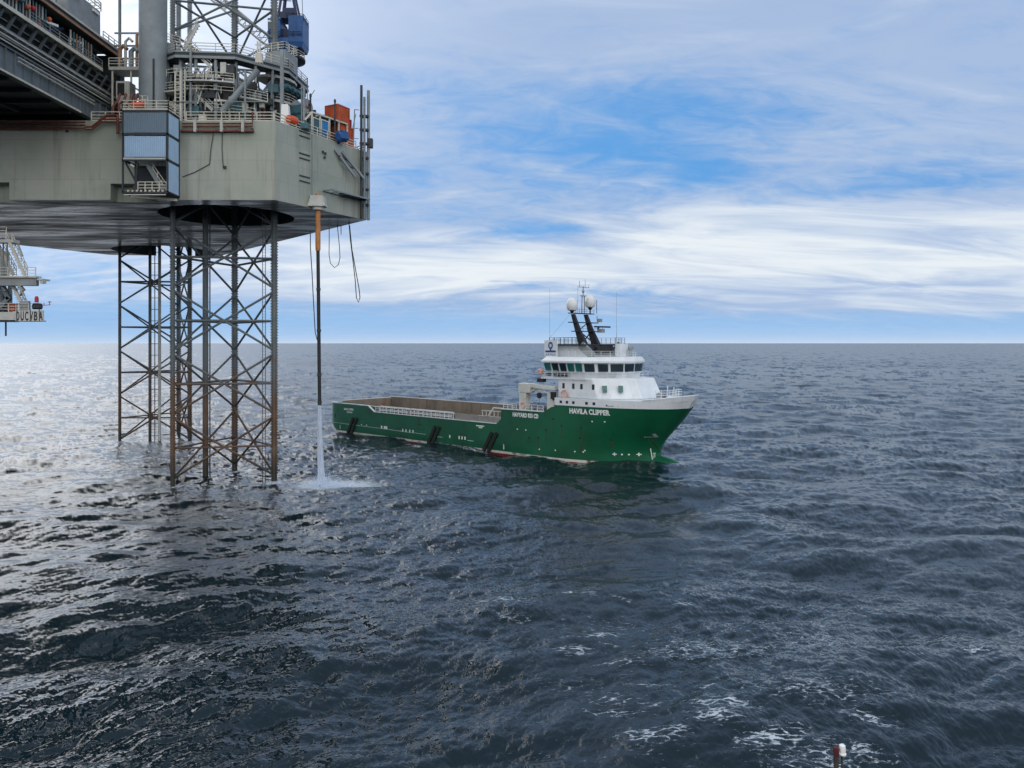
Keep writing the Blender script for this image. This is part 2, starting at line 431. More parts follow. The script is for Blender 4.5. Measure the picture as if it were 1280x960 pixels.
    attr('wave_normal', 'FLOAT_VECTOR', np.vstack([np.stack([nx/l, ny/l, nz/l], 1), [[0, 0, 1]]]))
    attr('wave_rough', 'FLOAT', pad(rough, .1)); attr('foam', 'FLOAT', pad(foam, 0)); attr('wash', 'FLOAT', pad(wash, 0))
    ob = bpy.data.objects.new('sea', me); COL.objects.link(ob); tag(ob, 'choppy dark blue grey open sea with streaks of white foam', 'sea', kind='structure')
    m, nt, b = newmat('sea_water'); L = nt.links
    an = N(nt, 'ShaderNodeAttribute', attribute_name='wave_normal'); ar = N(nt, 'ShaderNodeAttribute', attribute_name='wave_rough'); af = N(nt, 'ShaderNodeAttribute', attribute_name='foam')
    tc = N(nt, 'ShaderNodeTexCoord')
    L.new(an.outputs['Vector'], b.inputs['Normal']); L.new(ar.outputs['Fac'], b.inputs['Roughness'])
    b.inputs['Base Color'].default_value = (.004, .013, .018, 1); b.inputs['IOR'].default_value = 1.40
    # foam: lacy threads
    mp = N(nt, 'ShaderNodeMapping'); L.new(tc.outputs['Object'], mp.inputs[0]); mp.inputs['Scale'].default_value = (.6, 1.5, 1); mp.inputs['Rotation'].default_value = (0, 0, .15)
    nd = N(nt, 'ShaderNodeTexNoise', Scale=1.3, Detail=8, Roughness=.75); L.new(mp.outputs[0], nd.inputs['Vector'])
    ad = N(nt, 'ShaderNodeMixRGB'); ad.blend_type = 'ADD'; ad.inputs[0].default_value = 1.5; L.new(mp.outputs[0], ad.inputs[1]); L.new(nd.outputs['Color'], ad.inputs[2])
    vo = N(nt, 'ShaderNodeTexVoronoi', Scale=1.5); vo.feature = 'DISTANCE_TO_EDGE'; L.new(ad.outputs[0], vo.inputs['Vector'])
    nf = N(nt, 'ShaderNodeTexNoise', Scale=3.6, Detail=8, Roughness=.72, Distortion=.5); L.new(mp.outputs[0], nf.inputs['Vector'])
    def mth(op, a, b_):
        n = nt.nodes.new('ShaderNodeMath'); n.operation = op
        for i, q_ in enumerate((a, b_)):
            if isinstance(q_, (int, float)): n.inputs[i].default_value = q_
            else: L.new(q_, n.inputs[i])
        return n.outputs[0]
    lace = mth('SUBTRACT', 1.0, mth('MULTIPLY', vo.outputs['Distance'], 7.0)); lace = mth('MAXIMUM', lace, 0.0)
    v = mth('ADD', mth('MULTIPLY', lace, .42), mth('MULTIPLY', nf.outputs['Fac'], 1.7))
    v = mth('ADD', v, mth('MULTIPLY', af.outputs['Fac'], .75))
    rg = N(nt, 'ShaderNodeMapRange', interpolation_type='SMOOTHSTEP'); L.new(v, rg.inputs[0]); rg.inputs[1].default_value = 1.56; rg.inputs[2].default_value = 2.0
    fac = mth('MULTIPLY', rg.outputs[0], mth('MINIMUM', mth('MULTIPLY', af.outputs['Fac'], 5.0), 1.0))
    df = N(nt, 'ShaderNodeBsdfDiffuse'); df.inputs['Color'].default_value = (.54, .60, .65, 1)
    aw = N(nt, 'ShaderNodeAttribute', attribute_name='wash')
    wr = N(nt, 'ShaderNodeMapRange', interpolation_type='SMOOTHSTEP'); L.new(mth('ADD', aw.outputs['Fac'], mth('MULTIPLY', mth('SUBTRACT', nf.outputs['Fac'], .5), .9)), wr.inputs[0]); wr.inputs[1].default_value = .12; wr.inputs[2].default_value = .85
    wf = mth('MULTIPLY', wr.outputs[0], mth('MINIMUM', mth('MULTIPLY', aw.outputs['Fac'], 4.0), 1.0)); fac = mth('MAXIMUM', fac, mth('MULTIPLY', wf, .92))
    ms = N(nt, 'ShaderNodeMixShader'); L.new(fac, ms.inputs[0]); L.new(b.outputs[0], ms.inputs[1]); L.new(df.outputs[0], ms.inputs[2])
    L.new(ms.outputs[0], nt.nodes['Material Output'].inputs['Surface'])
    me.materials.append(m)
    return ob

build_sea()

# ------------------------------------------------------------------ the supply ship
M = {}
M['green'] = paint('hull_green', (.002, .098, .042), .42, var=.30, scale=.14, rust=.24, rustcol=(.012, .05, .026), streak=True, rustscale=.5)
M['white'] = paint('ship_white', (.72, .75, .77), .45, var=.09, scale=.45, rust=.30, rustcol=(.46, .43, .38), streak=True, rustscale=.8)
M['white_letter'] = paint('letter_white', (.78, .80, .78), .5, var=.12, scale=3)
M['boot'] = paint('boot_stripe', (.72, .68, .62), .55, var=.2, scale=.5, rust=.55, rustcol=(.10, .07, .05), rustscale=.5)
M['red'] = paint('antifouling_red', (.22, .035, .03), .6, var=.35, scale=.4)
M['black'] = paint('black_paint', (.012, .013, .016), .5, var=.3, scale=1.5)
M['rubber'] = paint('fender_rubber', (.012, .012, .012), .8, var=.4, scale=2)
M['deck'] = paint('deck_plate', (.13, .075, .045), .8, var=.5, scale=.3, rust=.4, rustcol=(.22, .09, .035), rustscale=.2)
M['timber'] = paint('cargo_wall', (.24, .205, .16), .8, var=.35, scale=.25, rust=.45, rustcol=(.20, .09, .04), rustscale=.25)
M['weathered'] = paint('weathered_plate', (.30, .29, .26), .7, var=.3, scale=.6, rust=.4, rustcol=(.18, .10, .05), rustscale=.6)
M['dome'] = paint('radome_white', (.74, .75, .75), .45, var=.04, scale=.8)
M['glass'] = paint('dark_glass', (.012, .03, .04), .08, var=.5, scale=.2, spec=.8)
M['glass_green'] = paint('green_glass', (.02, .16, .15), .1, var=.5, scale=.3, spec=.8)
M['recess'] = paint('dark_recess', (.015, .016, .017), .8)
M['grey'] = paint('mid_grey', (.28, .30, .31), .55, var=.2, scale=.8)
M['cream'] = paint('davit_cream', (.62, .63, .58), .5, var=.15, scale=.8, rust=.3, rustcol=(.35, .27, .18), rustscale=.5)
M['orange'] = paint('safety_orange', (.75, .10, .02), .5, var=.2, scale=1.5)
M['stripe'] = paint('pale_stripe', (.45, .55, .48), .6, var=.4, scale=1.0)
M['blue_mark'] = paint('sign_blue', (.02, .05, .22), .5)

ship = empty('supply_ship', SHIP_O, SHIP_RZ, 'dark green offshore supply ship with white superstructure, black raked mast and long open cargo deck', 'ship')
HB = 8.9; X0 = 60.0
def stem(z):
    pts = [(-3, 80.0), (0, 81.2), (2.2, 81.1), (4, 82.1), (5.5, 83.5), (7.5, 85.3), (9.5, 86.8), (10.8, 87.5), (11.6, 88)]
    for (a, xa), (b, xb) in zip(pts, pts[1:]):
        if z <= b: return xa+(xb-xa)*(max(z, a)-a)/(b-a)
    return pts[-1][1]
def half(s, z):
    q = min(1, max(0, z/9.5)); p = 2.6+1.1*q; e = .65-.12*q
    return HB*max(0.0, 1-s**p)**e
def stern_x(z): return max(0.0, (1.6-z))*1.1+.2                 # the counter cuts under at the stern
def hull_pt(s_or_x, z, fore):
    if fore: x = X0+s_or_x*(stem(z)-X0); return x, half(s_or_x, z)
    sx = stern_x(z); x = sx+(X0-sx)*s_or_x; b = HB
    if z < 1.5: b = HB-.25*(1.5-z)**2*.35
    k = max(0.0, 1-(x-sx)/2.5); b -= .9*k**2.2                  # rounded quarter
    return x, b
def hull_y(x, z):
    """half breadth at length x and height z"""
    if x <= X0: return HB
    return half(min(1, (x-X0)/(stem(z)-X0)), z)
def top_z(x):
    """green topside edge on the aft part"""
    P = [(0, 6.5), (14.6, 6.5), (16.8, 5.3), (52.5, 5.3), (53.6, 6.2), (53.65, 8.0), (60, 8.1)]
    for (a, za), (b, zb) in zip(P, P[1:]):
        if x <= b: return za+(zb-za)*(x-a)/(b-a)
    return 8.1
AFT_S = sorted({0, .01, .02, .035, .06, .1, .16, .243, .26, .28, .35, .45, .55, .65, .75, .85, .875, .893, .8942, .93, .97, 1})
FORE_S = [0, .05, .1, .12, .135, .14, .2, .275, .35, .43, .5, .57, .64, .7, .76, .81, .86, .9, .935, .96, .98, .992, 1]
def fore_top(x): return 8.13 if x < 63.6 else (8.13+1.37*(x-63.6)/1.6 if x < 65.2 else 9.5)
LEV = [-3, -1.5, -.4, .0, .45, 1.2, 2.0, 2.9, 3.8, 4.6]
def hull_mesh(side, z_from, z_to):
    """one side of the shell between two fixed heights, or up to the topside edge (z_to None)"""
    cols = []
    for st, fore in [(a, 0) for a in AFT_S]+[(a, 1) for a in FORE_S[1:]]:
        lv = [z for z in LEV if z >= z_from-1e-6 and (z_to is None or z <= z_to+1e-6)]
        c = [(*hull_pt(st, z, fore), z) for z in lv]
        if z_to is None:
            xt = hull_pt(st, 5.3, fore)[0]; t = fore_top(xt) if fore else top_z(xt)
            for k in range(1, 6):
                z = 4.6+(t-4.6)*k/5; c.append((*hull_pt(st, z, fore), z))
        cols.append([(x, y*side, z) for x, y, z in c])
    return cols
def shell(mb, z_from, z_to):
    for side in (-1, 1):
        cols = hull_mesh(side, z_from, z_to); n = len(cols[0]); vs = [p for c in cols for p in c]; fs = []
        for i in range(len(cols)-1):
            for k in range(n-1):
                a, b, c, d = i*n+k, (i+1)*n+k, (i+1)*n+k+1, i*n+k+1
                fs.append((a, b, c, d) if side < 0 else (d, c, b, a))
        mb.add(vs, fs)
    # transom
    l, r = hull_mesh(-1, z_from, z_to)[0], hull_mesh(1, z_from, z_to)[0]; n = len(l)
    mb.add(l+r, [(k, k+1, n+k+1, n+k) for k in range(n-1)])
    return mb
hull_mb = shell(MB(), .45, None)
# bulbous bow just awash
bulb = []
for k in range(9):
    t = k/8; bulb.append((2.1*math.sqrt(max(0, 1-t**2.2)), t*5.6))
hb = MB(); hb.lathe((80.2, 0, -.7), bulb, 14, (1, 0, .0))
hull = hull_mb.add(hb.v, hb.f).build('hull', M['green'], ship, smooth=True)
shell(MB(), .0, .45).build('boot_stripe', M['boot'], ship, smooth=True)
shell(MB(), -3, .0).build('bottom_paint', M['red'], ship, smooth=True)

def on_side(vs, x0, z0, side=-1, out=.03):
    """wrap flat lettering or marks on the starboard shell"""
    r = []
    for p in vs:
        x, z = x0+p.x, z0+p.y; y = hull_y(x, z)+out+max(0, p.z)
        r.append((x, side*y, z))
    return r
def side_text(name, txt, size, x0, z0, width=None, bold=.05, parent=hull, mat='white_letter'):
    vs, fs = lettering(txt, size, .012, 1.05, bold)
    if width:
        w = max(v.x for v in vs); vs = [Vector((v.x*width/w, v.y, v.z)) for v in vs]
    return MB().add(on_side(vs, x0, z0), fs).build(name, M[mat], parent)
side_text('ship_name', 'HAVILA CLIPPER', 1.15, 69.2, 8.28, 7.6, .055)
side_text('class_lettering', 'HAVYARD 833 CD', 1.0, 56.5, 6.95, 6.0, .05)
side_text('stern_name', 'HAVILA CLIPPER', .62, 6.0, 5.15, 3.5, .02)
side_text('port_lettering', 'FOSNAVÅG', .42, 7.0, 4.6, 2.0, .01)
mk = MB()
def patch(x0, x1, z0, z1, out=.02):
    vs = [(x, -(hull_y(x, z)+o), z) for o in (-.02, out) for x, z in ((x0, z0), (x1, z0), (x1, z1), (x0, z1))]
    mk.add(vs, [(0,1,2,3), (7,6,5,4), (0,4,5,1), (1,5,6,2), (2,6,7,3), (3,7,4,0)])
# hull marks: pale dots, crosses, draught marks, plates under the rail
for x, z in ((62.6, 1.5), (66.0, 1.6), (69.8, 1.7), (71.3, 1.75), (71.6, 2.0), (57.5, 4.6), (59.5, 4.6), (12.2, 2.2), (14.0, 2.2), (73.4, 7.0), (75.6, 7.05), (77.2, 1.6), (78.1, 1.6)): patch(x, x+.22, z, z+.22)
for x in (76.0, 79.1): patch(x, x+.6, 1.65, 1.8); patch(x+.22, x+.37, 1.45, 2.0, .024)
for x, h in ((80.7, 1.9), (54.2, 1.0), (4.4, .9)):
    patch(x, x+.07, .8, .8+h)
    for k in range(int(h/.3)): patch(x+.1, x+.26, .85+k*.3, .97+k*.3)
for x in (19.0, 20.0, 20.6): patch(x, x+.5, 2.0, 2.55)
for x in (26.0, 27.0, 28.2, 29.2): patch(x, x+.3, 1.8, 2.4)
for x in (40.0, 42.6, 43.4, 44.2): patch(x, x+.3, 1.7, 2.3)
patch(47.3, 49.4, 4.5, 4.72); patch(48.0, 48.9, 4.2, 4.4)
for x in (36.5, 45.0): patch(x, x+1.6, 1.62, 1.68)
mk.each('hull_mark', M['white_letter'], hull)
mk = MB()
for k in range(36): patch(.8+k*.9, 1.7+k*.9, 2.08-.008*k, 2.16-.008*k, .03)
mk.build('rubbing_line', M['stripe'], hull)
mk = MB(); patch(80.3, 82.0, 4.6, 5.7, .03); mk.build('anchor_pocket', M['recess'], hull)
mk = MB()
for x, z in ((67.3, 5.9), (71.2, 5.8), (64, 4.9), (70.8, 4.0), (76.0, 4.0), (62.3, 3.4), (60.2, 3.2), (65.6, 6.9)): patch(x, x+.3, z, z+.3)
patch(2.4, 2.75, 3.2, 4.1); mk.each('porthole', M['recess'], hull)
mk = MB(); patch(80.8, 82.2, 4.68, 4.8, .2); patch(81.9, 82.2, 4.65, 5.3, .2); mk.build('anchor', M['grey'], hull)
for x0 in (9.0, 35.6, 50.9):
    for dx in (-.62, .62):
        f = MB(); f.bar((x0+dx-.9, -HB-.16, .1), (x0+dx+1.2, -HB-.16, 3.65), .34, .62, (1, 0, 0)); f.build('fender', M['rubber'], hull)

# scuffs left by fenders and quays, rust weeping from the openings
sm = paint('scuff', (.012, .035, .024), .7, var=.5, scale=3); rs = paint('rust_weep', (.055, .045, .025), .8, var=.5, scale=4)
rn = random.Random(12)
for k in range(26):
    x = 3+rn.random()*58; z = .8+rn.random()*2.9; mk = MB(); patch(x, x+.5+rn.random()*2.6, z, z+.04+rn.random()*.09, .012); mk.build('scuff', sm, hull)
for x, z in ((67.45, 5.9), (71.35, 5.8), (64.1, 4.9), (70.9, 4.0), (76.1, 4.0), (62.4, 3.4), (65.7, 6.9), (20, 5.1), (31, 5.0), (44, 4.9), (80.9, 4.5), (81.3, 4.4), (15.2, 5.9)):
    mk = MB(); patch(x, x+.1+rn.random()*.1, max(.6, z-1.0-rn.random()*1.6), z, .012); mk.build('rust_run', rs, hull)
# main deck and cargo space
def deck_poly(z, x0, x1, inset, n=14):
    l = []
    for k in range(n+1):
        x = x0+(x1-x0)*k/n; l.append((x, -(hull_y(x, z)-inset) if x > 2.6 else -(HB-1.0)))
    return l+[(x, -y) for x, y in reversed(l)]
MB().prism(deck_poly(4, .4, 66, .12), 3.9, 4.2).build('main_deck', M['deck'], ship)
bl = MB(); bl.prism(deck_poly(8, 53.7, 66, .15), 7.0, 7.9); bl.build('shelter_deck', M['deck'], ship)
# cap rail on the bulwarks
cap = MB()
for s in (-1, 1):
    P = [(.3, 6.55), (14.6, 6.55), (16.8, 5.35), (52.5, 5.35)]
    for (a, za), (b, zb) in zip(P, P[1:]): cap.bar((a, s*(HB-.12 if a > 2 else HB-.5), za), (b, s*(HB-.12), zb), .42, .14)
    cap.bar((53.7, s*(HB-.1), 8.12), (63.6, s*(HB-.1), 8.2), .4, .16)
cap.bar((.3, -HB+.8, 6.56), (.3, HB-.8, 6.56), .4, .14)
cap.build('cap_rail', M['white'], ship)
# cargo crash barrier: inner walls with posts
wall = MB()
for s in (-1, 1):
    zt = 7.15 if s > 0 else 6.2
    wall.bb((3.0, s*6.9, 4.2), (53.5, s*7.2, zt))
    for k in range(18): wall.bb((4+k*2.9, s*6.86, 4.2), (4.16+k*2.9, s*6.80, zt-.05))
wall.bb((2.6, -6.9, 4.2), (2.9, 6.9, 6.9)); wall.bb((53.5, -7.2, 4.2), (53.8, 7.2, 7.1))
wall.build('cargo_barrier', M['timber'], ship)
tp = MB()
for s, zt in ((-1, 6.27), (1, 7.22)): tp.bar((2.6, s*7.05, zt), (53.5, s*7.05, zt), .42, .14)
tp.bar((2.7, -7, 7.0), (2.7, 7, 7.0), .42, .16); tp.build('barrier_cap', M['cream'], ship)
ml = MB()
for x0, x1, w, z in ((8, 16, .5, .35), (28, 33, 1.4, .5), (18, 24, .3, .2)): ml.bb((x0, 1-w, 4.2), (x1, 2+w, 4.2+z))
ml.each('deck_gear', M['orange'], ship)
rl = MB()
for s in (-1, 1): rl.rail([(17, s*(HB-.15), 5.35), (41, s*(HB-.15), 5.35)], 1.15, .085, 3, 1.25)
rl.build('side_railing', M['white'], ship)
rl = MB()
for x0, x1 in ((17.5, 27), (27.5, 40)): rl.bar((x0, -7.9, 6.55), (x1, -7.9, 6.55), .5, .12); rl.bar((x0, -8.2, 5.8), (x1, -8.2, 5.8), .1, .25)
for k in range(12): rl.bar((17.5+k*2, -7.9, 4.2), (17.5+k*2, -7.9, 6.6), .14)
rl.build('pipe_gallery', M['cream'], ship)
pl = MB(); pl.bb((41.6, -HB+.05, 5.35), (47.6, -HB+.17, 6.6)); pl.bb((47.7, -HB+.03, 5.35), (53.5, -HB+.15, 6.55)); pl.each('side_plate', M['weathered'], ship)
sl = MB(); sl.bar((50.3, -HB+.3, 6.6), (51.6, -HB+.3, 8.2), .25, .3); sl.bar((51.6, -HB+.3, 8.15), (53.7, -HB+.3, 8.15), .25, .2)
for k in range(5): sl.bar((48.6+k*1.0, -HB+.35, 6.6), (48.6+k*1.0, -HB+.35, 7.5), .12)
sl.bar((48.4, -HB+.35, 7.5), (53.6, -HB+.35, 7.55), .14); sl.build('fairlead_frame', M['cream'], ship)
for k in range(4): wn = MB(); wn.lathe((55.2+k*2.2, -6.8, 8.55), [(.55, -.5), (.55, -.42), (.3, -.42), (.3, .42), (.55, .42), (.55, .5)], 12, (0, 1, 0)); wn.bb((54.8+k*2.2, -7.5, 7.9), (55.6+k*2.2, -6.2, 8.1)); wn.build('mooring_winch', M['grey'], ship)
for a, b, n_ in (((54, -HB+.25, 8.2), (57.2, -HB+.25, 8.2), 3), ((59.4, -HB+.25, 8.2), (63.4, -HB+.25, 8.2), 2), ((54, HB-.25, 8.2), (63.4, HB-.25, 8.2), 3)):
    MB().rail([a, b], 1.0, .07, n_, 1.2).build('deck_railing', M['white'], ship)

# davit crane on the starboard side abaft the bridge
dv = empty
gm = MB(); gm.bb((57.5, -8.4, 7.9), (59.1, -7.0, 11.2)); gm.bb((57.4, -8.45, 11.2), (60.0, -6.9, 12.9)); gm.build('davit_post', M['cream'], ship, bevel=.08)
gm = MB(); gm.bar((59.6, -7.7, 12.55), (65.4, -7.7, 12.2), .7, .95, (0, 1, 0)); gm.bar((59.2, -7.7, 11.2), (61.3, -7.7, 12.2), .35, .35); gm.bar((61.5, -7.7, 11.8), (65.2, -7.7, 11.1), .3, .5, (0, 1, 0)); boom = gm.build('davit_boom', M['cream'], ship, bevel=.05)
gm = MB(); gm.lathe((61.7, -7.7, 10.85), [(.1, -.55), (.42, -.35), (.45, .3), (.2, .5)], 10); gm.tube((61.7, -7.7, 8.9), (61.7, -7.7, 10.5), .035, 5); gm.build('hook_block', M['black'], boom)
gm = MB(); gm.bb((63.7, -8.0, 7.9), (65.2, -6.9, 11.4)); gm.build('davit_support', M['cream'], ship)
gm = MB(); gm.bb((64.7, -8.3, 10.4), (65.8, -7.6, 11.6)); gm.bar((65.2, -8.2, 10.2), (66.2, -8.2, 11.9), .25); gm.build('davit_winch', M['black'], ship)

# white forecastle belt, its deck and bulwark
def belt(z0, z1, s0, zc=None):
    mb = MB(); st = [s0+(1-s0)*k/22 for k in range(23)]; vs = []
    lv = [z0+(z1-z0)*k/3 for k in range(4)]
    for side in (-1, 1):
        o = []
        for s in st:
            for z in lv:
                x = X0+s*(stem(z)-X0); o.append((x, side*(half(s, min(z, 9.5))+.05), z))
        n = 4; fs = []
        for i in range(len(st)-1):
            for k in range(n-1):
                q = (i*n+k, (i+1)*n+k, (i+1)*n+k+1, i*n+k+1); fs.append(q if side < 0 else q[::-1])
        mb.add(o, fs)
    top = [(X0+s*(stem(z1)-X0), half(s, 9.5)+.05) for s in st]
    poly = [(x, -y) for x, y in top]+[(x, y) for x, y in reversed(top[:-1])]
    mb.add([(x, y, z1-.02) for x, y in poly], [tuple(range(len(poly)))])
    x0 = X0+s0*(stem(z0)-X0); y0 = half(s0, 9.5)
    mb.add([(x0+.02, -y0, z0), (x0+.02, y0, z0), (x0+.02, y0, z1), (x0+.02, -y0, z1)], [(0, 1, 2, 3)])
    return mb
belt(9.5, 10.75, .225).build('forecastle', M['white'], ship, smooth=True)
fw = MB()
for x in (67.2, 68.5, 69.8, 72.4, 73.8):
    y = hull_y(x, 9.5)+.07; fw.bb((x, -y, 9.85), (x+.5, -y+.06, 10.3))
for x in (76.2, 77.2, 78.2, 79.0):
    y0, y1 = hull_y(x, 9.5)+.08, hull_y(x+.95, 9.5)+.08
    fw.add([(x, -y0, 9.75), (x+.9, -y1, 9.75), (x+.9, -y1, 10.5), (x, -y0, 10.5), (x, -y0+.1, 9.75), (x+.9, -y1+.1, 9.75), (x+.9, -y1+.1, 10.5), (x, -y0+.1, 10.5)], [(0,1,2,3), (7,6,5,4), (0,4,5,1), (1,5,6,2), (2,6,7,3), (3,7,4,0)])
fw.each('porthole', M['recess'], ship)
bw = MB()                                                        # raised bow bulwark
st = [.80, .85, .9, .94, .97, 1.0]; o = []
for side in (-1, 1):
    pts = []
    for s in st:
        h = .15+.75*(s-.8)/.2; x = X0+s*(stem(10.75)-X0); y = side*(half(s, 9.5)+.03)
        pts += [(x, y, 10.72), (x+.35*(s-.8)/.2, y*1.02, 10.72+h)]
    fs = [(2*i, 2*i+2, 2*i+3, 2*i+1) for i in range(len(st)-1)]; bw.add(pts, fs if side < 0 else [f[::-1] for f in fs])
bw.build('bow_bulwark', M['white'], ship, solid=.15)
rl = MB(); rl.rail([(82.5, -3.2, 10.75), (84.0, -2.4, 10.75), (84.0, 2.4, 10.75), (82.5, 3.2, 10.75)], 1.6, .07, 4, .9); rl.bar((83.6, -1.4, 10.7), (83.6, -1.4, 13.1), .12); rl.bar((83.6, .6, 10.7), (83.6, .6, 12.8), .12); rl.build('bow_railing', M['white'], ship)
wb = MB(); wb.lathe((82.4, -1.4, 11.4), [(.6, -.7), (.6, -.6), (.35, -.6), (.35, .6), (.6, .6), (.6, .7)], 12, (0, 1, 0)); wb.bb((81.6, -2.3, 10.7), (83.2, -.5, 11.0)); wb.build('anchor_windlass', M['grey'], ship)

# deckhouse tiers
def octo(x0, x1, y, fy, cut):
    return [(x0, -y), (x1-cut, -y), (x1-cut*.25, -fy-.6), (x1, -fy), (x1, fy), (x1-cut*.25, fy+.6), (x1-cut, y), (x0, y)]
d1 = octo(66.0, 80.0, 7.9, 3.2, 5.6); d1t = octo(66.0, 78.4, 7.9, 3.0, 5.2)
dh = MB().prism(d1, 10.75, 14.1, d1t).build('deckhouse', M['white'], ship, bevel=.12)
w = MB()
for x in (67.0, 69.1, 70.8, 73.2): w.bb((x, -7.93, 12.3), (x+.5, -7.85, 13.2))
w.each('porthole', M['glass'], dh)
def lerp(a, b, t): return a+(b-a)*t
for t in (.18, .62):                                             # two greenish windows on the angled front quarter
    a = Vector((74.5, -7.9, 0)); b = Vector((78.8, -3.7, 0)); p = a.lerp(b, t); d = (b-a).normalized(); n = Vector((d.y, -d.x, 0))
    q = MB(); c = p+n*-.05; q.bar(c+Vector((0, 0, 12.0))-d*0, c+Vector((-.25, .0, 13.1)), .75, .2, (d.x, d.y, 0)) if False else q.add([c+d*-.35+n*.12+Vector((0,0,11.9)), c+d*.35+n*.12+Vector((0,0,11.9)), c+d*.35+n*-.08+Vector((0,0,13.0)), c+d*-.35+n*-.08+Vector((0,0,13.0)), c+d*-.35-n*.5+Vector((0,0,11.9)), c+d*.35-n*.5+Vector((0,0,11.9)), c+d*.35-n*.6+Vector((0,0,13.0)), c+d*-.35-n*.6+Vector((0,0,13.0))], [(0,1,2,3), (7,6,5,4), (0,4,5,1), (1,5,6,2), (2,6,7,3), (3,7,4,0)])
    q.build('cabin_window', M['glass_green'], dh)
rl = MB(); rl.rail([(66.2, -8.4, 10.75), (77.0, -8.1, 10.75)], 1.0, .05, 3, 1.6); rl.build('side_deck_railing', M['white'], ship)
d2 = octo(62.6, 79.0, 7.6, 3.2, 5.2)
MB().prism(octo(62.4, 77.2, 8.1, 3.0, 5.0), 13.85, 14.15).build('bridge_deck', M['white'], ship)
lw = MB().prism(octo(64.2, 75.6, 6.9, 2.6, 4.6), 14.1, 15.0, octo(64.2, 75.9, 7.1, 2.7, 4.6)).build('bridge_lower_wall', M['white'], ship)
rl = MB(); rl.rail([(66, -8.05, 14.15), (62.5, -8.05, 14.15), (62.5, 8.0, 14.15)], 1.1, .06, 3, 1.3); rl.rail([(66, -8.05, 14.15), (72.3, -8.05, 14.15), (77.0, -3.2, 14.15), (77.1, 3.1, 14.15)], 1.05, .045, 2, 1.6); rl.build('bridge_deck_railing', M['white'], ship)
# wheelhouse: windows lean outwards, one pane per bay
W0 = [(62.9, -7.6), (71.2, -7.6), (74.8, -5.0), (76.0, -2.6), (76.3, 0), (76.0, 2.6), (74.8, 5.0), (71.2, 7.6), (62.9, 7.6)]
def grow(P, k, f=0): return [((x-70)*(1+k*.55)+70+f, y*(1+k)) for x, y in P]
W1 = grow(W0, .05)
wh = MB().prism(grow(W0, -.02), 14.95, 16.75, grow(W1, -.02)).build('wheelhouse', M['white'], ship)
def panes(a, b, a2, b2, n, gap=.13, first=0, z0=15.15, z1=16.5, mats=None):
    for k in range(n):
        t0, t1 = (k+gap)/n, (k+1-gap)/n
        p = [Vector((*[lerp(a[i], b[i], t) for i in (0, 1)], z0)) for t in (t0, t1)]
        q = [Vector((*[lerp(a2[i], b2[i], t) for i in (0, 1)], z1)) for t in (t1, t0)]
        v = p+q; nrm = (v[1]-v[0]).cross(v[3]-v[0]).normalized()
        if nrm.dot(Vector((v[0].x-70, v[0].y, 0))) < 0: nrm = -nrm
        vs = [x-nrm*.25 for x in v]+[x+nrm*.01 for x in v]
        MB().add(vs, [(3,2,1,0), (4,5,6,7), (0,1,5,4), (1,2,6,5), (2,3,7,6), (3,0,4,7)]).build('bridge_window', M[(mats or {}).get(k, 'glass')], wh)
panes(W0[0], W0[1], W1[0], W1[1], 5, mats={0: 'glass_green', 3: 'glass_green', 4: 'glass_green'})
panes(W0[1], W0[2], W1[1], W1[2], 2); panes(W0[2], W0[3], W1[2], W1[3], 1, .06); panes(W0[3], W0[4], W1[3], W1[4], 1, .06)
panes(W0[4], W0[5], W1[4], W1[5], 1, .06); panes(W0[5], W0[6], W1[5], W1[6], 1, .06); panes(W0[6], W0[7], W1[6], W1[7], 2); panes(W0[7], W0[8], W1[7], W1[8], 6)
panes(W0[8], W0[0], W1[8], W1[0], 7)
sw = MB()
for k in range(3): sw.bb((63.1+k*1.7, -7.66, 14.3), (64.4+k*1.7, -7.5, 14.85))
sw.each('lower_window', M['glass'], wh)
roof = MB().prism(grow(W0, .085), 16.7, 17.0, grow(W0, .085)); roof.prism(grow(W0, .085), 17.0, 17.65, grow(W0, -.03)); roof = roof.build('wheelhouse_roof', M['white'], ship)
rl = MB(); rl.rail([(63.2, -7.0, 17.65), (70.6, -7.0, 17.65), (75.2, -2.8, 17.65), (75.2, 2.8, 17.65), (70.6, 7, 17.65), (63.2, 7, 17.65), (63.2, -7, 17.65)], 1.0, .05, 3, 1.5); rl.build('roof_railing', M['white'], ship)
# monkey island: house, legs of the mast, platforms, aerials
MB().prism([(63.8, -5.2), (69.5, -5.2), (69.5, 5.2), (63.8, 5.2)], 17.6, 19.6, [(63.2, -5.2), (68.3, -5.2), (68.3, 5.2), (63.2, 5.2)]).build('mast_house', M['white'], ship)
sl = MB(); sl.bar((71.6, -5.3, 17.65), (69.0, -5.3, 19.7), 1.4, .3, (0, 1, 0)); sl.bar((71.6, 5.3, 17.65), (69.0, 5.3, 19.7), 1.4, .3, (0, 1, 0)); sl.each('mast_strut', M['grey'], ship)
lk = MB(); lk.bb((70.6, 2.6, 17.65), (71.8, 5.0, 19.9)); lk.build('roof_locker', M['white'], ship, bevel=.05)
ob = MB(); ob.bb((69.6, -2.2, 18.2), (70.2, 2.4, 19.4)); ob.build('louvre', M['recess'], ship)
vt = MB(); vt.lathe((73.6, 3.0, 17.65), [(.25, 0), (.25, 1.2), (.5, 1.25), (.5, 1.75), (.2, 1.95)], 12); vt.lathe((72.4, 4.6, 17.65), [(.18, 0), (.18, .9), (.4, 1.0), (.4, 1.3), (.1, 1.45)], 12); vt.each('searchlight', M['grey'], ship)
pf = MB(); pf.prism([(63.0, -6.4), (70.2, -6.4), (70.2, 6.4), (63.0, 6.4)], 19.6, 19.82); pf.build('mast_platform', M['black'], ship)
